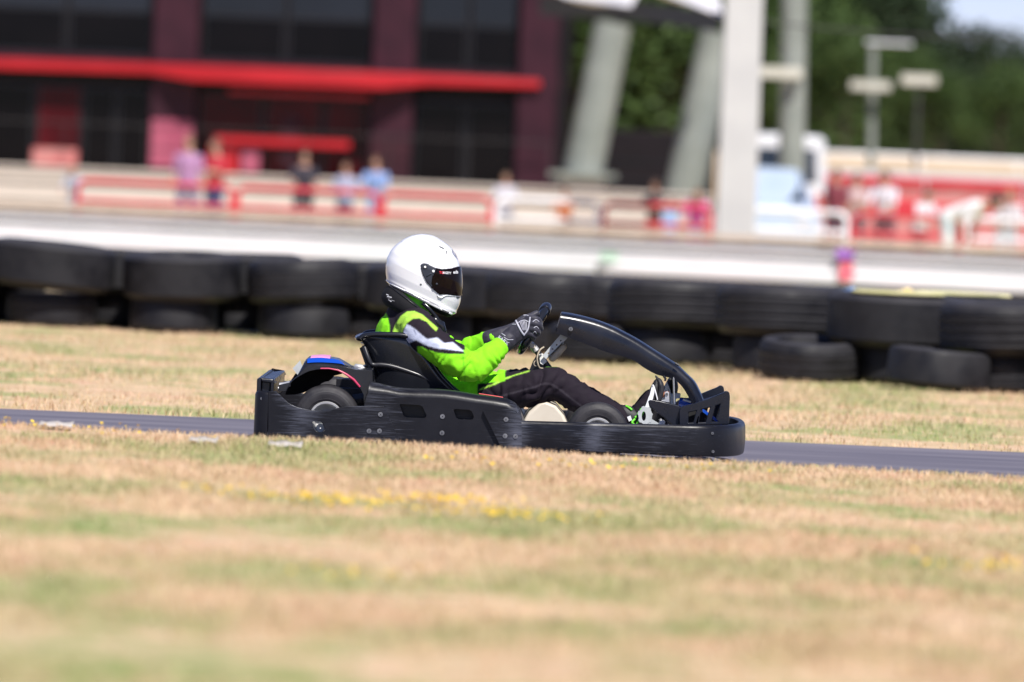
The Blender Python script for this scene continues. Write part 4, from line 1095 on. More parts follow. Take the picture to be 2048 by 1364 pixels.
blades('grass', 430000, -4.6, 4.6, -14.2, -2.15, .010, .028, .0018, 5)
blades('grass', 90000, -7, 7, 2.45, 17.5, .014, .036, .0030, 6)

# wild flowers among the turf, scraps of paper by the kerb of the grass
M['petal'] = mat('yellow_petals', (0.75, 0.48, 0.02), (0.85, 0.62, 0.04), 30, rough=.6)
fw = MB()
def patch(px, py, sx, sy, n):
    c = ground_at(px, py)
    for _ in range(n):
        x, y = c.x + random.gauss(0, sx), c.y + random.gauss(0, sy); z = gz(x, y) + random.uniform(.022, .045); r = random.uniform(.005, .009)
        tl = random.uniform(-.4, .4); tl2 = random.uniform(-.5, .3)
        vs = [(x + r * math.cos(a), y + r * math.sin(a), z + r * (math.cos(a) * tl + math.sin(a) * tl2 * -1)) for a in [k * math.pi / 3 for k in range(6)]] + [(x, y, z - r * .6)]
        fw.add(vs, [(k, (k + 1) % 6, 6) for k in range(6)])
for q in ((620, 1030, .16, .06, 110), (880, 1030, .10, .06, 80), (960, 1060, .12, .08, 50), (1090, 1066, .10, .06, 20), (740, 1052, .2, .08, 20), (1990, 1160, .10, .10, 45), (120, 890, .25, .25, 25), (1120, 962, .25, .20, 30), (1480, 965, .2, .2, 10), (720, 1195, .10, .06, 25)):
    patch(*q)
tag(fw.build('wildflowers', M['petal'], None, smooth=0), 'small yellow wild flowers scattered through the dry turf', 'flowers', kind='stuff')
M['paper'] = mat('pale_paper', (0.50, 0.45, 0.40), (0.58, 0.53, 0.48), 20, rough=.7)
for px, py, lab, wd in ((407, 903, 'pale paper scrap in the grass, middle of the three', .05), (570, 911, 'pale paper scrap in the grass just below the kart rear bumper', .06), (112, 876, 'pale paper scrap by the track edge at the far left', .06)):
    c = ground_at(px, py, .15); q = MB(); c.z = gz(c.x, c.y) + .030
    q.loft([[(c.x + wd * (i - 3) / 3, c.y + .05 * (j - 1.5), c.z - .012 + .004 * math.sin(i * 1.9 + j) + .003 * j) for j in range(4)] for i in range(7)], closed=False, cap=False)
    o = q.build('paper_scrap', M['paper'], None, smooth=60, loc=c); o.modifiers.new('t', 'SOLIDIFY').thickness = .001
    tag(o, lab, 'litter', 'paper scraps in the grass')

# ------------------------------------------------------------------ tyre wall
M['tyre'] = mat('old_tyre_rubber', (0.006, 0.0058, 0.008), (0.014, 0.0135, 0.017), 6, rough=.5, rough2=.8, bump=.35, bscale=40, spec=.35)
_t = M['tyre'].node_tree; _b = _t.nodes['Principled BSDF']; _c = _b.inputs['Base Color'].links[0].from_socket      # pale dust settled on faces that look up
_g = nd(_t, 'ShaderNodeNewGeometry'); _s = nd(_t, 'ShaderNodeSeparateXYZ'); _t.links.new(_g.outputs['Normal'], _s.inputs[0])
_n = nd(_t, 'ShaderNodeTexNoise'); _n.inputs['Scale'].default_value = 5; _n.inputs['Detail'].default_value = 6; _t.links.new(_g.outputs['Position'], _n.inputs['Vector'])
_r = nd(_t, 'ShaderNodeMapRange'); _r.inputs[1].default_value = .35; _r.inputs[2].default_value = 1.0; _t.links.new(_s.outputs[2], _r.inputs[0])
_mm = nd(_t, 'ShaderNodeMath', operation='MULTIPLY'); _t.links.new(_r.outputs[0], _mm.inputs[0]); _t.links.new(_n.outputs['Fac'], _mm.inputs[1])
_x = nd(_t, 'ShaderNodeMix', data_type='RGBA'); _x.inputs[7].default_value = (.060, .057, .064, 1); _t.links.new(_mm.outputs[0], _x.inputs[0]); _t.links.new(_c, _x.inputs[6]); _t.links.new(_x.outputs[2], _b.inputs['Base Color'])
def tyre_proto(R, H, rim, ng=4):
    h = H / 2; m = MB()
    pr = [(-h * .55, rim), (-h * .9, rim + .02), (-h, lerp(rim, R, .45)), (-h * .92, lerp(rim, R, .8)), (-h * .74, R - .010)]
    for k in range(ng + 1):
        a = lerp(-h * .70, h * .70, (k + (.0 if k == 0 else -.5)) / max(ng, 1)); g = h * .035
        if k: pr += [(a - g * 2.2, R), (a - g, R - .007), (a + g * .2, R - .007), (a + g, R)]
        else: pr += [(a, R - .003)]
    pr += [(h * .74, R - .010), (h * .92, lerp(rim, R, .8)), (h, lerp(rim, R, .45)), (h * .9, rim + .02), (h * .55, rim), (h * .5, rim + .03), (0, R - .05), (-h * .5, rim + .03), (-h * .55, rim)]
    m.lathe(pr, (0, 0, 0), axis='Z', n=56); return m
tp_big = [tyre_proto(.42, .33, .24, 4), tyre_proto(.405, .32, .22, 2), tyre_proto(.435, .335, .25, 0)]; tp_small = [tyre_proto(.31, .25, .19, 3), tyre_proto(.32, .24, .20, 0)]
tyre_me = {}
def put_tyre(big, x, y, z, label, tilt=(0, 0), rz=0, m=None):
    k = (big, random.randrange(3 if big else 2))
    if k not in tyre_me:
        o = (tp_big if big else tp_small)[k[1]].build('tyre', M['tyre'], None, smooth=40); tyre_me[k] = o.data
    else:
        o = bpy.data.objects.new('tyre', tyre_me[k]); col.objects.link(o)
    o.location = (x, y, z); o.rotation_euler = (tilt[0], tilt[1], rz)
    s = random.uniform(.97, 1.05); o.scale = (s, s * random.uniform(.97, 1.02), 1)
    tag(o, label, 'tyre', 'tyres of the trackside tyre wall'); return o
def wallY(px): return interp([(-200, 17.3), (600, 17.0), (1000, 16.0), (1400, 13.8), (2048, 11.2), (2400, 10.0)], px)
spots = [-150, 100, 352, 602, 850, 1085, 1330, 1560, 1790, 2010, 2240]
where = ['cut by the left photo edge', 'leftmost full stack', 'second stack from the left', 'stack left of the driver, behind the engine cover', 'stack directly behind the white helmet',
         'stack just right of the steering wheel', 'stack behind the middle of the front fairing', 'stack above the nose of the kart', 'right-hand stack with a yellow strip', 'stack just right of the yellow striped one', 'last stack at the right edge']
for i, px in enumerate(spots):
    y = wallY(px); x = P(px, 700, y).x; g = gz(x, y)
    put_tyre(False, x + random.uniform(-.03, .03), y, g + .125, 'small low black tyre of the ' + where[i] if where[i].startswith(('stack', 'second', 'right', 'last', 'leftmost')) else 'small black bottom tyre ' + where[i], rz=i)
    t = (random.uniform(-.04, .04), random.uniform(-.05, .05))
    if i == 1: t = (.05, .045)
    put_tyre(True, x + random.uniform(-.02, .05), y + random.uniform(-.05, .05), g + .25 + .152 + (.040 if i == 1 else .0), ('large black tyre on the ' + where[i]) if where[i].startswith(('stack', 'second', 'right', 'last', 'leftmost')) else 'large black top tyre ' + where[i], t, rz=i * .7)
# row behind and between
back = [(-30, 'at the far left, near the photo edge'), (225, 'between the leftmost full stack and the second'), (478, 'between the second and third stacks from the left'), (728, 'behind the seat back of the kart'), (965, 'just right of the white helmet'), (1205, 'behind the raised end of the front fairing'), (1445, 'behind the drooping middle of the front fairing'),
        (1675, 'left of the yellow striped tyre'), (1900, 'right of the yellow striped tyre'), (2125, 'at the far right edge')]
for i, (px, wh) in enumerate(back):
    y = wallY(px) + .78; x = P(px, 700, y).x; g = gz(x, y)
    put_tyre(False, x, y, g + .125, 'small low back-row tyre ' + wh, rz=i)
    if True: put_tyre(True, x + .04, y, g + .25 + .145, 'large upper back-row tyre ' + wh, (random.uniform(-.03, .03), random.uniform(-.04, .04)), rz=i * 1.3)
# spilled tyres in front on the right
for px, dy, z, tl, lab in ((1190, -.75, .13, (0, 0), 'small black tyre lying loose on the grass below the front fairing'), (1620, -.80, .14, (.10, .0), 'small black tyre lying loose on the grass right of the kart nose'), (1880, -.78, .135, (0, .06), 'small black tyre lying loose in front of the last stacks on the right')):
    y = wallY(px) + dy; x = P(px, 700, y).x; put_tyre(False, x, y, gz(x, y) + z, lab, tl)
M['tyre_yellow'] = mat('faded_yellow_paint', (0.52, 0.50, 0.24), (0.62, 0.58, 0.32), 9, rough=.7, bump=.2)
y = wallY(1790); x = P(1790, 700, y).x
for (px_, a0, a1, z_, r_) in ((1790, -2.5, -.9, .556, .345), (1900, .5, 2.3, .553, .345)):
    yy_ = y if px_ == 1790 else wallY(1900) + .78; xx_ = P(px_, 700, yy_).x + (.02 if px_ == 1790 else .04)
    a = MB(); pts = [(xx_ + r_ * math.cos(t), yy_ + r_ * math.sin(t), z_ + .02 + gz(xx_, yy_)) for t in [lerp(a0, a1, k / 14) for k in range(15)]]
    a.tube(pts, .045, 10, flat=(.35, 1.2), up=(0, 0, 1), dome=True); c_ = Vector(pts[7])
    o = a.build('painted_strip', M['tyre_yellow'], None, smooth=60, loc=c_)
    tag(o, 'curved faded yellow strip laid on the front tyre of the right-hand stacks' if px_ == 1790 else 'pale yellow curved strip lying on the rear tyre at the right', 'strip', 'yellow strips on the tyres')
# soft bundles dropped on the wall
M['bag_blue'] = mat('blue_cloth', (0.10, 0.20, 0.42), (0.14, 0.27, 0.52), 15, rough=.7); M['bag_yellow'] = mat('yellow_cloth', (0.62, 0.46, 0.14), (0.74, 0.56, 0.22), 15, rough=.7)
for px, py, wdt, m_, lab in ((1705, 577, .13, 'bag_blue', 'folded blue cloth lying on the tyre wall under the purple panel'), (1815, 579, .16, 'bag_yellow', 'folded yellow cloth lying on the tyre wall beside the blue one')):
    yy_ = wallY(px) + .9; c_ = P(px, py, yy_); q = MB()
    q.loft([[(c_.x + wdt * (i - 4) / 4, c_.y + .12 * math.cos(a), c_.z - .03 + (.035 * math.sin(a) + .01 * math.sin(i * 2.0)) * (1 - abs(i - 4) / 5)) for a in [2 * math.pi * k / 12 for k in range(12)]] for i in range(9)])
    tag(q.build('folded_cloth', M[m_], None, smooth=80, loc=c_), lab, 'cloth')

# ------------------------------------------------------------------ white trackside barrier
M['white_paint'] = mat('white_barrier_paint', (0.76, 0.76, 0.79), (0.83, 0.83, 0.86), 2.0, (1, 1, 6), rough=.5, rough2=.7, bump=.1)
M['timber'] = mat('tan_timber', (0.50, 0.41, 0.33), (0.60, 0.50, 0.42), 3, (1, 1, 8), rough=.8, bump=.2)
M['cream'] = mat('cream_boards', (0.52, 0.455, 0.40), (0.60, 0.53, 0.47), 2, (1, 1, 8), rough=.8, bump=.15)
M['post_dark'] = mat('dark_post', (0.03, 0.028, 0.03), (0.05, 0.047, 0.05), 8, rough=.7)
A0 = P(-2200, 400, 57.0); A1 = P(3000, 400, 42.0)
def rail(x): return A0.y + (A1.y - A0.y) * (x - A0.x) / (A1.x - A0.x)
bar = empty('guard_barrier', (0, rail(0), 0), 'long white two-board trackside barrier with a tan timber cap, behind the tyre wall', 'barrier')
def run(y0, y1, z0, z1, name, m, prof=None):
    q = MB(); prof = prof or [(y0, z0), (y0, z1), (y1, z1), (y1, z0)]
    q.loft([[(x, rail(x) + a, z) for a, z in prof] for x in (A0.x, A1.x)]); return q.build(name, M[m], bar, smooth=40, bevel=.006)
run(-.06, .12, .592, .672, 'cap_rail', 'timber')
run(0, .05, .448, .540, 'board', 'white_paint')
run(0, 0, 0, 0, 'board', 'white_paint', [(0.0, .135), (-.004, .15), (-.004, .25), (.012, .262), (.012, .29), (-.004, .302), (-.004, .370), (0, .390), (.05, .390), (.05, .135)])
q = MB()
run(.05, .07, .02, .57, 'backing', 'post_dark')
for k in range(30):
    x = lerp(A0.x, A1.x, (k + .5) / 30); q = MB(); q.box(x - .05, x + .05, rail(x) + .07, rail(x) + .16, 0, .575); q.build('post', M['post_dark'], bar)
M['purple'] = mat('purple_print', (0.28, 0.12, 0.42), None, 9, rough=.5); M['pale_red'] = mat('pale_red_print', (0.62, 0.12, 0.16), None, 9, rough=.5); M['pale_green'] = mat('pale_green_print', (0.45, 0.60, 0.50), None, 9, rough=.5)
x = P(1688, 530, 46).x; sg = empty('barrier_sign', (x, rail(x), .3), 'small purple and red panel fixed to the white barrier at the right', 'sign')
q = MB(); q.box(x - .15, x + .15, rail(x) - .030, rail(x) - .012, .44, .56); q.build('upper_panel', M['purple'], sg, bevel=.004)
q = MB(); q.box(x - .10, x + .10, rail(x) - .030, rail(x) - .012, .18, .40); q.build('lower_panel', M['pale_red'], sg, bevel=.004)
x = P(1222, 516, 48).x; q = MB(); q.box(x - .16, x + .16, rail(x) - .030, rail(x) - .012, .27, .39)
tag(q.build('barrier_sign', M['pale_green'], None, bevel=.004, loc=(x, rail(x), .3)), 'small pale green panel fixed low on the white barrier', 'sign')

# cream boarded wall of the paddock
YW = 88.0
wall = empty('paddock_wall', (P(700, 360, YW).x, YW, 0), 'low cream boarded wall along the paddock in front of the dark red building', 'wall')
xa_, xb_ = P(-2600, 350, YW).x, P(1425, 350, YW).x
for n_, z0, z1, dy, mm in (('coping', 1.075, 1.14, -.05, 'cream'), ('board', .84, 1.035, 0, 'cream'), ('board', .46, .785, 0, 'cream'), ('board', .06, .43, 0, 'cream'), ('backing', .0, 1.075, .065, 'post_dark')):
    q = MB(); q.box(xa_, xb_, YW + dy, YW + dy + (.06 if dy == 0 else .16 if dy < 0 else .06), z0, z1); q.build(n_, M[mm], wall, bevel=.008)

# crowd-control barriers between
M['red_paint'] = mat('red_rail_paint', (0.55, 0.015, 0.03), (0.66, 0.03, 0.05), 5, rough=.4); M['white_rail'] = mat('white_rail_paint', (0.78, 0.78, 0.80), None, 5, rough=.4)
YB = 61.0
def crowd_barrier(px0, px1, m_, label, seq):
    x0, x1 = P(px0, 430, YB).x, P(px1, 430, YB).x; x0 += .03; x1 -= .03
    e = empty('crowd_barrier', ((x0 + x1) / 2, YB, 0), label, 'barrier', 'crowd barriers along the paddock')
    q = MB(); z0, z1, r = .28, .95, .14
    c = lambda cx, cz, a0: [(cx + r * math.cos(a0 + k * math.pi / 10), YB, cz + r * math.sin(a0 + k * math.pi / 10)) for k in range(6)]
    loop = c(x1 - r, z1 - r, 0) + c(x0 + r, z1 - r, math.pi / 2) + c(x0 + r, z0 + r, math.pi) + c(x1 - r, z0 + r, 1.5 * math.pi)
    q.tube(loop, .036, 8, loop=True, up=(0, 1, 0)); q.tube([(x0 + .02, YB, .66), (x1 - .02, YB, .66)], .030, 8); q.build('frame', M[m_], e, smooth=60)
    q = MB()
    for k in range(1, 16): xx_ = lerp(x0, x1, k / 16); q.tube([(xx_, YB, z0), (xx_, YB, .66)], .007, 6)
    q.build('bars', M[m_], e)
    for xx_ in (x0 + .35, x1 - .35):
        q = MB(); q.tube([(xx_, YB - .25, .02), (xx_, YB, .28), (xx_, YB + .25, .02)], .018, 8); q.build('foot', M[m_], e)
for k, (a, b_, m_, lab) in enumerate(((150, 468, 'red_paint', 'red crowd barrier at the left, in front of the pair of standing spectators'), (470, 760, 'red_paint', 'red crowd barrier in front of the dark clothed spectator'), (762, 985, 'red_paint', 'red crowd barrier in front of the light blue shirt'),
        (988, 1200, 'white_rail', 'white crowd barrier in the middle, between red ones'), (1204, 1425, 'red_paint', 'red crowd barrier left of the white mast'), (1428, 1698, 'white_rail', 'white crowd barrier at the foot of the white mast'),
        (1702, 1925, 'red_paint', 'red crowd barrier below the bending white shirt'), (1929, 2200, 'white_rail', 'white crowd barrier at the right edge of the photo'))):
    crowd_barrier(a, b_, m_, lab, k)

# red fence panels further back on the right, grey wall and tan bank behind
YR = 84.0
M['fence_mesh'] = mat('faded_red_banner', (0.50, 0.10, 0.10), (0.50, 0.27, 0.25), 1.3, (1, 1, 3), rough=.7); 
for k, (a, b_) in enumerate(((1650, 1848), (1852, 2048), (2052, 2250))):
    x0, x1 = P(a, 400, YR).x, P(b_, 400, YR).x; e = empty('red_fence', ((x0 + x1) / 2, YR, 0), ('red railed fence panel with faded banner behind the maroon top', 'red railed fence panel with faded banner, above the bending white shirt', 'red railed fence panel with faded banner at the right edge')[k], 'fence', 'red fence panels in the paddock')
    for z0, z1 in ((1.47, 1.60), (.98, 1.14), (.30, .40)):
        q = MB(); q.box(x0, x1, YR - .03, YR + .03, z0, z1); q.build('rail', M['red_paint'], e, bevel=.008)
    q = MB(); q.box(x0 + .05, x1 - .05, YR + .035, YR + .05, .35, 1.5); q.build('banner', M['fence_mesh'], e)
    for xx_ in (x0 + .04, x1 - .04): q = MB(); q.box(xx_ - .035, xx_ + .035, YR + .055, YR + .12, 0, 1.6); q.build('post', M['red_paint'], e)
M['grey_wall'] = mat('pale_grey_block', (0.42, 0.41, 0.43), (0.50, 0.49, 0.51), 2, rough=.8)
YG = 118.0; x0, x1 = P(1560, 330, YG).x, P(2500, 330, YG).x
q = MB(); q.box(x0, x1, YG, YG + .3, 0, 1.92); tag(q.build('grey_wall', M['grey_wall'], None, bevel=.02, loc=((x0 + x1) / 2, YG, 0)), 'long pale grey block wall behind the red fence on the right', 'wall')
M['bank'] = mat('tan_bank', (0.50, 0.36, 0.22), (0.60, 0.46, 0.30), .4, rough=.9)
q = MB(); q.loft([[(x0 - 2, y_, z_) for y_, z_ in ((YG + 3, -.2), (YG + 8, 2.05), (YG + 16, 2.32), (YG + 60, 2.4), (YG + 60, -.2))], [(x1 + 30, y_, z_) for y_, z_ in ((YG + 3, -.2), (YG + 8, 2.05), (YG + 16, 2.32), (YG + 60, 2.4), (YG + 60, -.2))]])
tag(q.build('bank_terrain', M['bank'], None, smooth=60), kind='structure')
q = MB(); q.tube([(x0 - 1, YG + 8.5, 2.32), (x1 + 20, YG + 8.5, 2.32)], .055, 8)
for k in range(14): xx_ = lerp(x0 - 1, x1 + 20, k / 13); q.tube([(xx_, YG + 8.5, 2.0), (xx_, YG + 8.5, 2.32)], .04, 6)
tag(q.build('white_rail', M['white_rail'], None, loc=((x0 + x1) / 2, YG + 8.5, 2.0)), 'low white rail along the top of the tan bank', 'rail')

# ------------------------------------------------------------------ dark red pavilion
YBd = 110.0
M['strut'] = mat('grey_green_steel', (0.20, 0.22, 0.195), (0.27, 0.29, 0.26), 1.5, rough=.5)
M['maroon'] = mat('maroon_cladding', (0.030, 0.008, 0.013), (0.042, 0.011, 0.018), 1.2, rough=.45, rough2=.6, spec=.25)
M['maroon_l'] = mat('plum_column_paint', (0.028, 0.007, 0.014), (0.042, 0.010, 0.019), 1.5, rough=.5, spec=.25)
M['darkwall'] = mat('charcoal_cladding', (0.006, 0.004, 0.005), (0.010, 0.006, 0.008), 1.5, rough=.5, spec=.25)
M['bglass'] = mat('dark_glazing', (0.002, 0.0015, 0.002), (0.004, 0.003, 0.0035), .8, rough=.04, rough2=.07, spec=.12)
M['rglass'] = mat('red_tinted_glazing', (0.030, 0.002, 0.004), (0.10, 0.006, 0.010), .5, rough=.05, rough2=.08, spec=.12)  # red glow of the interior is put into the pane colour
M['tglass'] = mat('sky_tinted_glazing', (0.004, 0.005, 0.008), (0.012, 0.014, 0.022), .3, rough=.05, spec=.4)  # bluish sky reflection is partly put into the glass colour
M['poster'] = mat('pink_poster', (0.30, 0.05, 0.10), (0.42, 0.10, 0.16), 1.5, rough=.5)
M['red_fascia'] = mat('bright_red_fascia', (0.38, 0.005, 0.010), (0.45, 0.008, 0.014), 1.0, rough=.4)
M['frame_dark'] = mat('black_window_frame', (0.008, 0.008, 0.010), None, 5, rough=.4)
pav = empty('pavilion', (P(500, 300, YBd).x, YBd, 0), 'two-storey dark red paddock building with black glazing and a bright red fascia', 'building')
bx = lambda px, y=YBd: P(px, 300, y).x
bz = lambda px, py, y=YBd: P(px, py, y).z
q = MB(); q.box(bx(-200), bx(1135), YBd + .5, YBd + 9, 0, 8.0); q.build('wall', M['darkwall'], pav)
q = MB(); q.box(bx(-210), bx(1145), YBd - .2, YBd + 9.2, 8.0, 8.3); q.build('roof', M['darkwall'], pav)
def bbox_(px0, px1, py0, py1, d0, d1, m_, name, bev=.0):
    q = MB(); cx_ = (px0 + px1) / 2
    q.box(bx(px0), bx(px1), YBd + d0, YBd + d1, bz(cx_, py1), bz(cx_, py0)); return q.build(name, M[m_], pav, bevel=bev)
for a, b_ in ((298, 388), (738, 822), (1030, 1108)):
    q = MB(); q.box(bx(a), bx(b_), YBd - .10, YBd + .42, 0, 7.9); q.build('column', M['maroon_l'], pav, bevel=.03)
for a, b_ in ((-190, 62), (68, 158), (164, 226), (232, 292), (394, 520), (526, 640), (646, 732), (828, 926), (932, 1024)):
    f = MB(); f.box(bx(a), bx(b_), YBd + .36, YBd + .42, .35, 3.0); fo = f.build('window', M['frame_dark'], pav)
    g = MB(); g.box(bx(a) + .05, bx(b_) - .05, YBd + .34, YBd + .357, .42, 2.95); g.build('pane', M['rglass' if 390 < a < 740 or a == 68 else 'bglass'], fo)
for a, b_ in ((-190, 120), (126, 292), (394, 560), (566, 732), (828, 926), (932, 1024)):
    f = MB(); f.box(bx(a), bx(b_), YBd + .36, YBd + .42, 3.75, 7.2); fo = f.build('window', M['frame_dark'], pav)
    g = MB(); g.box(bx(a) + .05, bx(b_) - .05, YBd + .34, YBd + .357, 3.82, 4.72); g.build('pane', M['bglass'], fo); g = MB(); g.box(bx(a) + .05, bx(b_) - .05, YBd + .34, YBd + .357, 4.80, 7.1); g.build('pane', M['tglass'], fo)
q = MB(); q.box(bx(-200), bx(1112), YBd + .05, YBd + .34, 3.38, 3.72); q.build('spandrel', M['maroon'], pav)
q = MB(); zf = bz(200, 142)
q.loft([[(bx(px), YBd - dy0, bz(px, b_)), (bx(px), YBd - dy0, bz(px, a)), (bx(px), YBd + .04, bz(px, a)), (bx(px), YBd + .04, bz(px, b_))] for px, a, b_, dy0 in ((-200, 110, 132, .3), (300, 127, 148, .3), (385, 131, 163, .9), (760, 146, 179, .9), (850, 149, 170, .3), (1075, 160, 176, .3))])
q.build('fascia', M['red_fascia'], pav, bevel=.02)
q = MB(); q.box(bx(455), bx(735), YBd - .7, YBd + .05, bz(600, 192), bz(600, 185)); q.build('soffit_rail', M['red_fascia'], pav)
q = MB(); q.box(bx(430), bx(700), YBd - .25, YBd + .10, bz(560, 292), bz(560, 276)); q.build('door_canopy', M['red_fascia'], pav)
for a, b_, c_, d_, m_ in ((66, 156, 297, 332, 'fence_mesh'), (302, 384, 240, 335, 'poster'), (420, 478, 292, 352, 'red_fascia'), (484, 520, 300, 345, 'poster'), (560, 600, 230, 330, 'maroon'), (740, 818, 280, 340, 'maroon')):
    q = MB(); q.box(bx(a), bx(b_), YBd - .125, YBd - .11, bz((a + b_) / 2, d_), bz((a + b_) / 2, c_)); q.build('panel', M[m_], pav)
q = MB(); q.tube([(bx(-190), YBd - .5, bz(0, 240)), (bx(1100), YBd - .5, bz(0, 240))], .014, 6)
for k in range(9): xx_ = lerp(bx(-190), bx(1100), k / 8); q.tube([(xx_, YBd - .5, 0), (xx_, YBd - .5, bz(0, 240))], .012, 6)
tag(q.build('hand_rail', M['post_dark'], None, loc=(bx(500), YBd - .5, 0)), 'thin dark hand rail running in front of the dark red building', 'railing')
q = MB(); q.box(bx(1150, 112), bx(1432, 112), 112, 119, 0, 2.55); lowb = q.build('outbuilding', M['darkwall'], None, bevel=.03, loc=(bx(1290, 112), 112, 0)); tag(lowb, 'low black outbuilding behind the leaning posts, right of the pavilion', 'building')
for z_ in (.9, 1.35, 1.8):
    q = MB(); q.box(bx(1150, 112) + .2, bx(1432, 112) - .2, 111.97, 111.99, z_, z_ + .04); q.build('groove', M['frame_dark'], lowb)

# ------------------------------------------------------------------ sail canopy, masts and posts
M['mast'] = mat('off_white_steel', (0.47, 0.47, 0.47), (0.54, 0.54, 0.53), 1.5, rough=.5)
YM = 57.5
def pole(name, top_, bot, Y, r, m_, label, cat, plate=False, square=False, group=None):
    a, b_ = P(*bot, Y), P(*top_, Y); d = (b_ - a); b_ = b_ + d * .0
    if a.z > .05 and not plate: a = a - d * ((a.z) / d.z)
    e = empty(name, a, label, cat, group)
    q = MB()
    if square:
        r2 = r * .94; q.loft([[(a.x + sx * r, a.y + sy * r, a.z) for sx, sy in ((-1, -1), (1, -1), (1, 1), (-1, 1))], [(b_.x + sx * r2, b_.y + sy * r2, b_.z) for sx, sy in ((-1, -1), (1, -1), (1, 1), (-1, 1))]])
    else: q.tube([a, b_], [r, r * .92], 20)
    q.build('shaft', M[m_], e, smooth=40, bevel=.02 if square else 0)
    q = MB(); q.box(a.x - r * 1.7, a.x + r * 1.7, a.y - r * 1.7, a.y + r * 1.7, a.z - .06, a.z + .05); q.build('base_plate', M[m_], e, bevel=.01)
    return e
pole('canopy_mast', (1490, -60), (1470, 470), YM, .275, 'mast', 'thick off-white square mast that carries the white sail canopy', 'mast', square=True)
pole('leaning_strut', (1226, 46), (1165, 350), 106, .44, 'strut', 'left of the two leaning grey posts, beside the dark red building', 'post', plate=True, square=False, group='leaning canopy posts')
pole('leaning_strut', (1436, 66), (1366, 395), 100, .42, 'strut', 'right of the two leaning grey posts, next to the thick white mast', 'post', group='leaning canopy posts')
pl_ = [o for o in col.objects if o.name.startswith('leaning_strut')][0]
q = MB(); c_ = P(1165, 352, 106); q.box(c_.x - .5, c_.x + .5, 105.6, 106.4, 0, c_.z); q.build('footing', M['grey_wall'], pl_)
pole('tall_post', (1590, -40), (1583, 330), 92, .27, 'strut', 'tall grey post just right of the thick white mast', 'post')
pole('lamp_post', (1746, 84), (1742, 330), 122, .10, 'strut', 'thin lamp post with a flat pale head in front of the dark trees', 'lamp post')
lpst = [o for o in col.objects if o.name == 'lamp_post'][0]
c_ = P(1752, 86, 122); q = MB(); q.loft([[(c_.x + dx_, 122 + dy_, c_.z + dz_) for dy_, dz_ in ((-.14, -.03), (-.16, .0), (0, .05), (.16, 0), (.14, -.03))] for dx_ in (-.25, .9)]); q.build('lamp_head', M['white_rail'], lpst, smooth=40)
M['lampbox'] = mat('pale_sign_box', (0.52, 0.50, 0.42), (0.60, 0.58, 0.50), 4, rough=.5)
for px, py, Y, lab, wd in ((1560, 146, 91.7, 'pale box sign fixed to the tall slim post', .42), (1740, 172, 121.7, 'pale box sign low on the thin lamp post', .50)):
    c_ = P(px, py, Y); q = MB(); q.box(c_.x - wd, c_.x + wd, Y - .3, Y - .12, c_.z - .11, c_.z + .11)
    q.box(c_.x + wd - .1 if px < 1600 else c_.x - .05, c_.x + wd + .02 if px < 1600 else c_.x + .05, Y - .12, Y + .2, c_.z - .04, c_.z + .04)
    tag(q.build('box_sign', M['lampbox'], None, bevel=.02, loc=c_), lab, 'sign')
c_ = P(1838, 160, 124); e = empty('box_sign', (c_.x, 124, 2.2), 'pale box sign on its own dark pole before the dark trees', 'sign')
q = MB(); q.box(c_.x - .45, c_.x + .45, 123.9, 124.1, c_.z - .13, c_.z + .13); q.build('box', M['lampbox'], e, bevel=.02)
q = MB(); q.tube([(c_.x, 124.05, 1.0), (c_.x, 124.05, c_.z - .12)], .05, 10); q.build('pole', M['post_dark'], e)
M['sail'] = mat('white_sail_cloth', (0.66, 0.64, 0.66), (0.74, 0.72, 0.74), 1, rough=.6)
sail = MB()
Ta, Tb, Tc, Td = P(1448, 34, YM + .3), P(1290, -30, YM + 1), P(1130, -150, 66), P(1400, -150, 66)
def bil(u, v):
    p = Ta.lerp(Tb, u).lerp(Td.lerp(Tc, u), v); p.z -= .35 * math.sin(math.pi * u) * math.sin(math.pi * v); return p
sail.loft([[bil(i / 12, j / 12) for j in range(13)] for i in range(13)], closed=False, cap=False)
sc_ = sail.build('sail_canopy', M['sail'], None, smooth=180, loc=Ta); sc_.modifiers.new('t', 'SOLIDIFY').thickness = .02
tag(sc_, 'white tensioned sail canopy whose corner meets the thick white mast', 'canopy')
s2 = MB(); a_, b_, c2, d2 = P(1262, 12, 92), P(1130, -8, 92), P(1020, -60, 96), P(1300, -60, 96)
s2.loft([[a_.lerp(b_, i / 8).lerp(d2.lerp(c2, i / 8), j / 8) - Vector((0, 0, .3 * math.sin(math.pi * i / 8) * math.sin(math.pi * j / 8))) for j in range(9)] for i in range(9)], closed=False, cap=False)
s2o = s2.build('sail_canopy', M['sail'], None, smooth=180, loc=a_); s2o.modifiers.new('t', 'SOLIDIFY').thickness = .02; tag(s2o, 'smaller white sail canopy at the top, over the left leaning post', 'canopy')
q = MB(); q.loft([[P(px, a, 98), P(px, a - 40, 98), P(px, a - 40, 98.3), P(px, a, 98.3)] for px, a in ((1080, 30), (1290, 44), (1440, 64))]); tag(q.build('canopy_beam', M['frame_dark'], None, loc=P(1270, 40, 98)), 'dark beam that runs under the white sails to the mast', 'beam')
cb = MB(); A_, B_ = P(1440, 34, YM), P(2300, 76, YM)
cb.tube([A_.lerp(B_, k / 20) - Vector((0, 0, .12 * math.sin(math.pi * k / 20))) for k in range(21)], .014, 6); tag(cb.build('cable', M['post_dark'], None, loc=A_), 'thin dark cable strung from the white mast across the sky', 'cable')

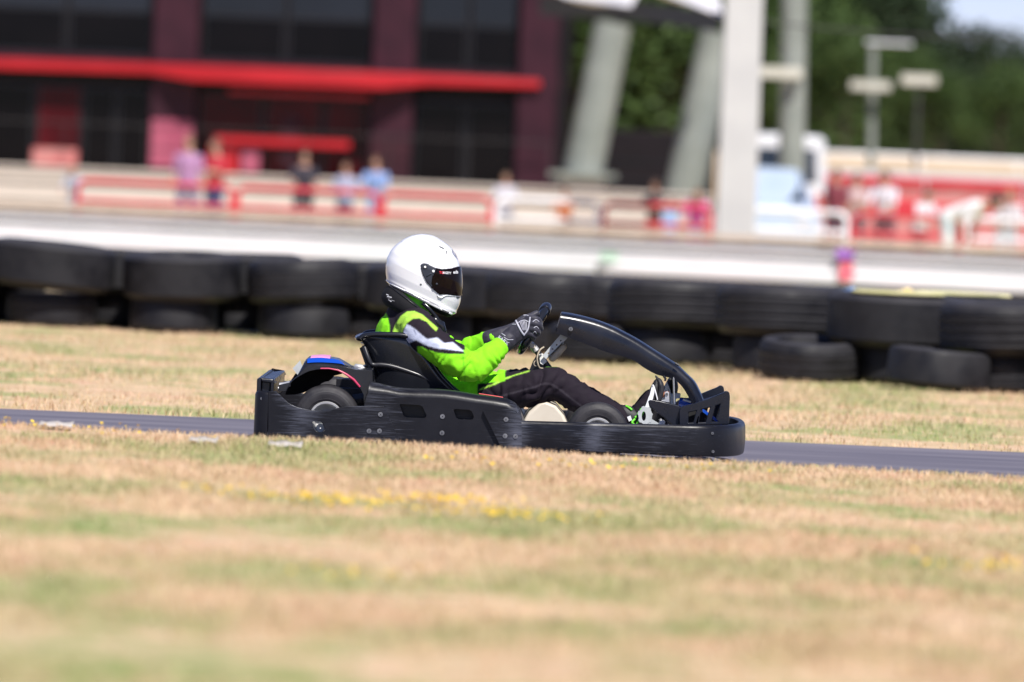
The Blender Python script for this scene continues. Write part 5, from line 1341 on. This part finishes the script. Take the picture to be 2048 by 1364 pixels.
# ------------------------------------------------------------------ vehicles in the paddock
M['car_white'] = mat('white_car_paint', (0.70, 0.71, 0.74), (0.75, 0.76, 0.79), 2, rough=.2, coat=.5); M['car_blue'] = mat('pale_blue_car_paint', (0.46, 0.56, 0.68), (0.52, 0.61, 0.72), 2, rough=.25, coat=.5)
M['car_glass'] = mat('car_glass', (0.02, 0.03, 0.05), None, 2, rough=.05); M['car_tyre'] = mat('car_tyre', (0.02, 0.02, 0.02), None, 10, rough=.8)
M['light'] = mat('clear_lamp', (0.6, 0.6, 0.62), None, 9, rough=.15); M['tail'] = mat('red_lamp', (0.45, 0.02, 0.02), None, 9, rough=.2)
def vehicle(name, cx_, Y, wd, secs_, m_, label, cat, glass, lamps, lampm):
    """seen from the end: body lofted along Y; secs_ = (y, half width factor, z bottom, z belt, z roof, roof half width)"""
    e = empty(name, (cx_, Y, 0), label, cat); q = MB(); S = []
    for y_, hw, zb, zm, zr, rw in secs_:
        h = wd / 2 * hw; r = wd / 2 * rw
        S.append([(cx_ + sx, Y + y_, z_) for sx, z_ in ((-h * .92, zb), (-h, zb + .12), (-h, zm - .1), (-h * .97, zm), (-r, zr - .07), (-r * .88, zr), (0, zr + .03), (r * .88, zr), (r, zr - .07), (h * .97, zm), (h, zm - .1), (h, zb + .12), (h * .92, zb))])
    q.loft(S); q.build('body', M[m_], e, smooth=40, bevel=.02)
    y0, z0, z1, w0, w1, y1 = glass
    q = MB(); q.loft([[(cx_ - w0, Y + y0 - .012, z0), (cx_ + w0, Y + y0 - .012, z0), (cx_ + w0, Y + y0 + .01, z0 - .01), (cx_ - w0, Y + y0 + .01, z0 - .01)], [(cx_ - w1, Y + y1 - .012, z1), (cx_ + w1, Y + y1 - .012, z1), (cx_ + w1, Y + y1 + .01, z1), (cx_ - w1, Y + y1 + .01, z1)]]); q.build('window', M['car_glass'], e)
    for s in (-1, 1):
        for yw in (.75, secs_[-1][0] - .9):
            q = MB(); pr = [(-.10, .18), (-.11, .28), (-.08, .33), (.08, .33), (.11, .28), (.10, .18)]; ring_ = []
            for j in range(24):
                a = 2 * math.pi * j / 24; ring_.append([(cx_ + s * (wd / 2 - .11) + h_, Y + yw + r_ * math.cos(a), .33 + r_ * math.sin(a)) for h_, r_ in pr])
            q.loft(ring_, closed=False, cap=False, loop=True); q.build('wheel', M['car_tyre'], e, smooth=40)
        q = MB(); lx, lz, lw, lh = lamps; q.box(cx_ + s * lx - lw, cx_ + s * lx + lw, Y + secs_[0][0] - .03, Y + secs_[0][0] + .05, lz - lh, lz + lh); q.build('headlight' if lampm == 'light' else 'tail_light', M[lampm], e, bevel=.01)
    return e
vehicle('white_van', bx(1560, 96) , 96, 2.0, ((0, .97, .35, 1.25, 2.36, .90), (.10, 1, .30, 1.28, 2.42, .92), (3.6, 1, .30, 1.25, 2.42, .92), (4.6, .98, .32, 1.2, 1.25, .85), (5.2, .9, .35, .85, .95, .8)), 'car_white', 'tall white van parked end-on behind the white mast', 'van', (0, 1.45, 2.15, .78, .74, .0), (.85, 1.05, .06, .20), 'tail')
vehicle('pale_car', bx(1545, 82) , 82, 1.85, ((0, .93, .28, .80, .86, .80), (.12, 1, .22, .92, .98, .82), (1.0, 1, .22, 1.0, 1.05, .80), (1.75, 1, .22, 1.0, 1.66, .66), (3.2, 1, .22, 1.0, 1.66, .66), (4.0, .96, .25, .95, 1.10, .7)), 'car_blue', 'pale blue car parked nose-on in front of the white van', 'car', (1.02, 1.07, 1.60, .68, .58, 1.70), (.62, .72, .16, .07), 'light')

# ------------------------------------------------------------------ spectators
M['fig'] = mat('spectator_cloth_and_skin', (1, 1, 1), None, 8, rough=.75, attr='cloth')
SK1, SK2 = (0.50, 0.29, 0.21), (0.38, 0.21, 0.15)
def figure(px, Y, height, top_c, leg_c, label, skin=SK1, hair=(0.05, 0.03, 0.02), bend=0.0, arms='down', facing=-1, sleeve=.5, long_hair=False):
    s = height / 1.75; x = P(px, 400, Y).x; L = Vector((x, Y, 0)); q = MB(); reg = []
    def t(pts, r, kind, **k):
        q.tube([L + Vector(p) * s for p in pts], [a * s for a in r], 14, dome=True, **k)
    cb_, sb_ = math.cos(bend), math.sin(bend)
    def tr(p):      # lean about the hips
        y_, z_ = p[1], p[2] - .95
        return (p[0], y_ * cb_ + facing * z_ * sb_, .95 + z_ * cb_ - y_ * facing * sb_)
    t([tr((0, 0, .92)), tr((0, 0, 1.12)), tr((0, 0, 1.33)), tr((0, .01, 1.44))], (.125, .125, .135, .085), 'top', flat=(1.35, .85), up=(1, 0, 0))
    t([tr((0, 0, 1.42)), tr((0, facing * .01, 1.53))], (.055, .05), 'skin'); 
    hc = tr((0, facing * .02, 1.635)); q.sphere(L + Vector(hc) * s, (.078 * s, .092 * s, .115 * s))
    nose_ = tr((0, facing * .115, 1.625)); q.sphere(L + Vector(nose_) * s, .016 * s, 8, 6)
    for d in (-1, 1):
        t([(d * .10, 0, .93), (d * .115, facing * .02, .50), (d * .12, 0, .10)], (.092, .062, .042), 'leg'); t([(d * .12, 0, .05), (d * .13, facing * .15, .04)], (.045, .04), 'shoe')
        sh = (d * .19, 0, 1.40)
        if arms == 'rail': ps_ = [tr(sh), tr((d * .25, facing * .16, 1.18)), tr((d * .17, facing * .38, 1.12))]
        elif arms == 'cross': ps_ = [tr(sh), tr((d * .25, facing * .05, 1.15)), tr((-d * .04, facing * .17, 1.18))]
        else: ps_ = [tr(sh), tr((d * .245, -facing * .03, 1.13)), tr((d * .25, facing * .06, .88))]
        t(ps_, (.055, .043, .032), 'arm'); h_ = ps_[-1]; q.sphere(L + Vector(h_) * s, (.036 * s, .038 * s, .05 * s), 10, 8)
        reg.append((Vector(ps_[0]), Vector(ps_[1]), Vector(ps_[2])))
    me = voxel(q, .017 * s, 3)
    def colr(co, n):
        p = (co - L) / s; y_, z_ = p.y, p.z - .95
        yy_, zz_ = y_ * cb_ - facing * z_ * sb_, .95 + z_ * cb_ + facing * y_ * sb_
        if p.z < .09 : return (.04, .04, .04)
        for A, B, C in reg:
            for k, (U_, V_) in enumerate(((A, B), (B, C))):
                d = V_ - U_; t_ = max(0, min(1, (p - U_).dot(d) / d.dot(d)))
                if (p - U_ - d * t_).length < .064 and abs(p.x) > .155 or (k == 1 and (p - U_ - d * t_).length < .05): return top_c if (k + t_) / 2 < sleeve else skin
        if (Vector((p.x, p.y, p.z)) - Vector(reg[0][2])).length < .07 or (p - Vector(reg[1][2])).length < .07: return skin
        if p.z < .93 and yy_ * yy_ < .05 and zz_ < .99: return leg_c
        if zz_ > 1.455: return skin
        return top_c
    paint(me, 'cloth', colr, (0, 0, 0)); rebase(me, L)
    o = link('person', me, M['fig'], None, smooth=180, loc=L); o.rotation_euler = (0, 0, random.uniform(-.7, .7)); tag(o, label, 'person', 'spectators in the paddock')
    hmn = mat('hair', hair, None, 30, rough=.6)
    hq = MB(); hv = []
    c = L + Vector(hc) * s
    for i in range(9):
        a = math.pi * .60 * i / 8 + .02
        hv.append([c + Vector((.086 * s * math.sin(a) * math.cos(b_), (.100 * math.sin(a) * math.sin(b_) - facing * .014) * s, (.122 * math.cos(a) + .004 - (.10 if long_hair and a > 1.2 else 0)) * s)) for b_ in [2 * math.pi * k / 16 for k in range(16)] if True])
    # hairline: lift the fringe over the face
    for row in hv:
        for p in row:
            if (p.y - c.y) * facing > .02 * s and p.z < c.z + .05 * s: p.z = c.z + .05 * s; p.y = c.y + facing * .088 * s
    hq.loft(hv); hq.build('hair', hmn, o, smooth=180)
    return o
figure(374, 72, 1.74, (0.42, 0.22, 0.40), (0.20, 0.16, 0.26), 'spectator in a mauve top, left of the two standing close together', hair=(.20, .09, .06))
figure(428, 74, 1.72, (0.52, 0.03, 0.05), (0.05, 0.05, 0.16), 'spectator in a bright red top, right of the two standing close together', hair=(.16, .07, .05), arms='cross')
figure(606, 73, 1.58, (0.03, 0.025, 0.04), (0.04, 0.035, 0.05), 'spectator dressed all in black between the red and light blue tops', arms='rail')
figure(752, 72, 1.54, (0.24, 0.36, 0.66), (0.34, 0.42, 0.62), 'spectator in a light blue shirt leaning on the red crowd barrier', hair=(.09, .04, .02), arms='rail', bend=.15)
figure(1310, 73, 1.34, (0.03, 0.03, 0.035), (0.30, 0.08, 0.06), 'short spectator in a dark top left of the pink one', skin=SK2, arms='rail')
figure(1395, 66, 1.30, (0.72, 0.10, 0.42), (0.26, 0.38, 0.62), 'short spectator in a bright pink top by the foot of the mast', long_hair=True, arms='rail', bend=.55, hair=(.14, .08, .04))
figure(1342, 66, 1.02, (0.28, 0.44, 0.70), (0.26, 0.16, 0.40), 'small child in a light blue top beside the pink one')
figure(1672, 74, 1.66, (0.22, 0.04, 0.06), (0.08, 0.05, 0.08), 'spectator in a maroon top in front of the red fence', hair=(.06, .02, .02))
figure(1772, 70, 1.66, (0.72, 0.68, 0.74), (0.16, 0.06, 0.08), 'spectator in a loose white T-shirt next to the maroon one', hair=(.05, .02, .02), arms='rail', bend=.12)
gh = figure(1900, 56.5, 1.82, (0.80, 0.80, 0.78), (0.52, 0.62, 0.64), 'spectator in a white T-shirt bending over the barrier at the right', arms='rail', bend=1.25); gh.rotation_euler = (0, 0, math.radians(68))

figure(150, 78, 1.20, (0.46, 0.50, 0.62), (0.40, 0.42, 0.50), 'short spectator in a pale grey blue top at the far left', hair=(.20, .14, .08), arms='rail', bend=.35)
figure(690, 76, 1.42, (0.36, 0.40, 0.56), (0.10, 0.10, 0.14), 'spectator in a dusty blue top just left of the light blue shirt', hair=(.10, .05, .03), arms='cross')
figure(1010, 78, 1.36, (0.55, 0.54, 0.60), (0.20, 0.20, 0.26), 'spectator in a pale lilac top by the white barrier in the middle', hair=(.12, .07, .04), arms='rail')
figure(1130, 73, 1.16, (0.55, 0.16, 0.05), (0.20, 0.10, 0.06), 'short spectator in an orange top behind the white barrier in the middle', arms='rail')
figure(1712, 76, 1.62, (0.50, 0.36, 0.36), (0.10, 0.08, 0.10), 'spectator in a dull pink top between the maroon top and the white T-shirt', hair=(.03, .02, .02), arms='cross')
figure(2015, 62, 1.46, (0.66, 0.62, 0.64), (0.42, 0.50, 0.54), 'spectator in a cream top at the right edge', hair=(.25, .16, .08), arms='rail', bend=.4)
figure(1842, 66, 1.40, (0.74, 0.72, 0.76), (0.30, 0.12, 0.12), 'spectator in a white vest just left of the bending white T-shirt', hair=(.12, .08, .05), arms='rail', bend=.3)

# ------------------------------------------------------------------ trees
def leaf_mat(name, c1, c2):
    m = mat(name, c1, c2, .9, rough=.55, rough2=.7, spec=.3, contrast=(.3, .7))
    return m
M['leaf_dark'] = leaf_mat('dark_leaves', (0.014, 0.028, 0.012), (0.032, 0.056, 0.018)); M['leaf_mid'] = leaf_mat('mid_green_leaves', (0.030, 0.060, 0.014), (0.070, 0.115, 0.026)); M['bark'] = mat('bark', (0.08, 0.06, 0.045), (0.13, 0.10, 0.08), 4, (1, 1, .2), rough=.9, bump=.4)
def tree_proto(seed, H, W, n, m_):
    r = random.Random(seed); e = bpy.data.objects.new('tree', None); col.objects.link(e); e.location = (0, 0, 0)
    tr_ = MB(); tr_.tube([(0, 0, -.2), (.05, 0, H * .2), (-.05, .1, H * .5), (0, 0, H * .85)], [.22, .18, .12, .03], 10)
    blobs = []
    for k in range(16):
        a = r.uniform(0, 6.283); f = r.uniform(.18, .95); rad = W * .42 * math.sin(math.pi * min(1, f * .8 + .12)) ** .8 * r.uniform(.4, 1.0)
        c = Vector((rad * math.cos(a), rad * math.sin(a), H * f)); blobs.append((c, W * r.uniform(.13, .24)))
        tr_.tube([(0, 0, H * max(.15, f - .25)), c.lerp(Vector((0, 0, c.z)), .5) - Vector((0, 0, .2)), c], [.08, .05, .02], 6)
    tr_.build('trunk', M['bark'], e, smooth=60)
    lf = MB(); V, Fs = [], []
    for i in range(n):
        c, R = blobs[r.randrange(len(blobs))]
        d = Vector((r.gauss(0, 1), r.gauss(0, 1), r.gauss(0, .85))).normalized(); p = c + d * R * r.uniform(.55, 1.12)
        s = r.uniform(.10, .22); u = Vector((r.gauss(0, 1), r.gauss(0, 1), r.gauss(0, .6))).normalized(); v = u.cross(Vector((r.gauss(0, 1), r.gauss(0, 1), r.gauss(0, 1)))).normalized()
        o = len(V); V += [p - u * s, p + v * s * .45, p + u * s, p - v * s * .45]; Fs.append((o, o + 1, o + 2, o + 3))
    me = bpy.data.meshes.new('crown'); me.from_pydata([tuple(p) for p in V], [], Fs); link('crown', me, M[m_], e, smooth=0)
    return e
protos = [tree_proto(3, 9.0, 8.0, 9000, 'leaf_dark'), tree_proto(8, 7.5, 8.5, 8000, 'leaf_mid'), tree_proto(21, 8.0, 7.0, 9000, 'leaf_dark')]
used_p = set()
def tree(px, Y, k, sc, rz, label):
    p_ = protos[k]; o = p_ if k not in used_p else copy_tree(p_); used_p.add(k)
    o.location = (bx(px, Y), Y, 2.3 if px > 1560 else 0); o.rotation_euler = (0, 0, rz); o.scale = (sc, sc, sc); tag(o, label, 'tree', 'trees behind the paddock')
tl = [(1120, 150, 1, 1.35, 0, 'mid green tree beside the corner of the pavilion'), (1260, 165, 0, 1.4, 1, 'dark green tree behind the left leaning post'), (1330, 148, 1, 1.1, 2, 'mid green tree between the two leaning posts'),
      (1440, 170, 2, 1.4, .5, 'dark green tree right behind the thick white mast'), (1545, 150, 1, 1.05, 3, 'mid green tree between the mast and the tall slim post'), (1600, 165, 0, 1.2, 2.2, 'dark green tree right of the tall slim post'),
      (1735, 150, 2, .72, 1.1, 'dark green tree behind the thin lamp post'), (1690, 185, 0, 1.15, 4, 'tall dark green tree whose crown edge meets the sky'), (1880, 160, 2, .50, 5, 'lower dark green tree under the open sky'),
      (1960, 150, 0, .44, 2.8, 'lower dark green tree near the right edge'), (2060, 165, 2, .52, .3, 'dark green tree cut by the right edge'), (2140, 150, 0, .45, 1.9, 'dark green tree beyond the right edge'), (1850, 145, 1, .40, 1.5, 'small mid green bush below the lone box sign'), (2000, 143, 1, .36, 3.3, 'small mid green bush on the tan bank at the right'),
      (1000, 160, 2, 1.3, 1, 'dark green tree behind the roof of the pavilion'), (1690, 143, 1, .5, 2.6, 'mid green bush at the foot of the lamp post')]
for a in tl: tree(*a)
M['wood'] = leaf_mat('far_wood_leaves', (0.011, 0.022, 0.010), (0.026, 0.046, 0.016))
wd_ = random.Random(5); V, Fs = [], []
for i in range(34000):
    px = wd_.uniform(1000, 3200) if i < 18000 else wd_.uniform(-4500, 1000); Y = 215 + wd_.uniform(-6, 6); x = bx(px, Y)
    hmax = interp([(1000, 13), (1730, 12), (1860, 7.0), (1950, 6.9), (2700, 7.4)], px) + 1.3 * noise.noise(Vector((x * .22, 0, 0))) + .6 * noise.noise(Vector((x * .8, 3, 0)))
    z = wd_.uniform(0, 1) ** .8 * hmax; p = Vector((x, Y, z)); s = wd_.uniform(.3, .62)
    u = Vector((wd_.gauss(0, 1), wd_.gauss(0, 1), wd_.gauss(0, .7))).normalized(); v = u.cross(Vector((wd_.gauss(0, 1), wd_.gauss(0, 1), wd_.gauss(0, 1)))).normalized()
    o = len(V); V += [p - u * s, p + v * s * .6, p + u * s, p - v * s * .6]; Fs.append((o, o + 1, o + 2, o + 3))
me = bpy.data.meshes.new('woods'); me.from_pydata([tuple(p) for p in V], [], Fs); tag(link('woods', me, M['wood'], None, smooth=0), 'far dark wood that closes the view behind the single trees', 'woods', kind='stuff')
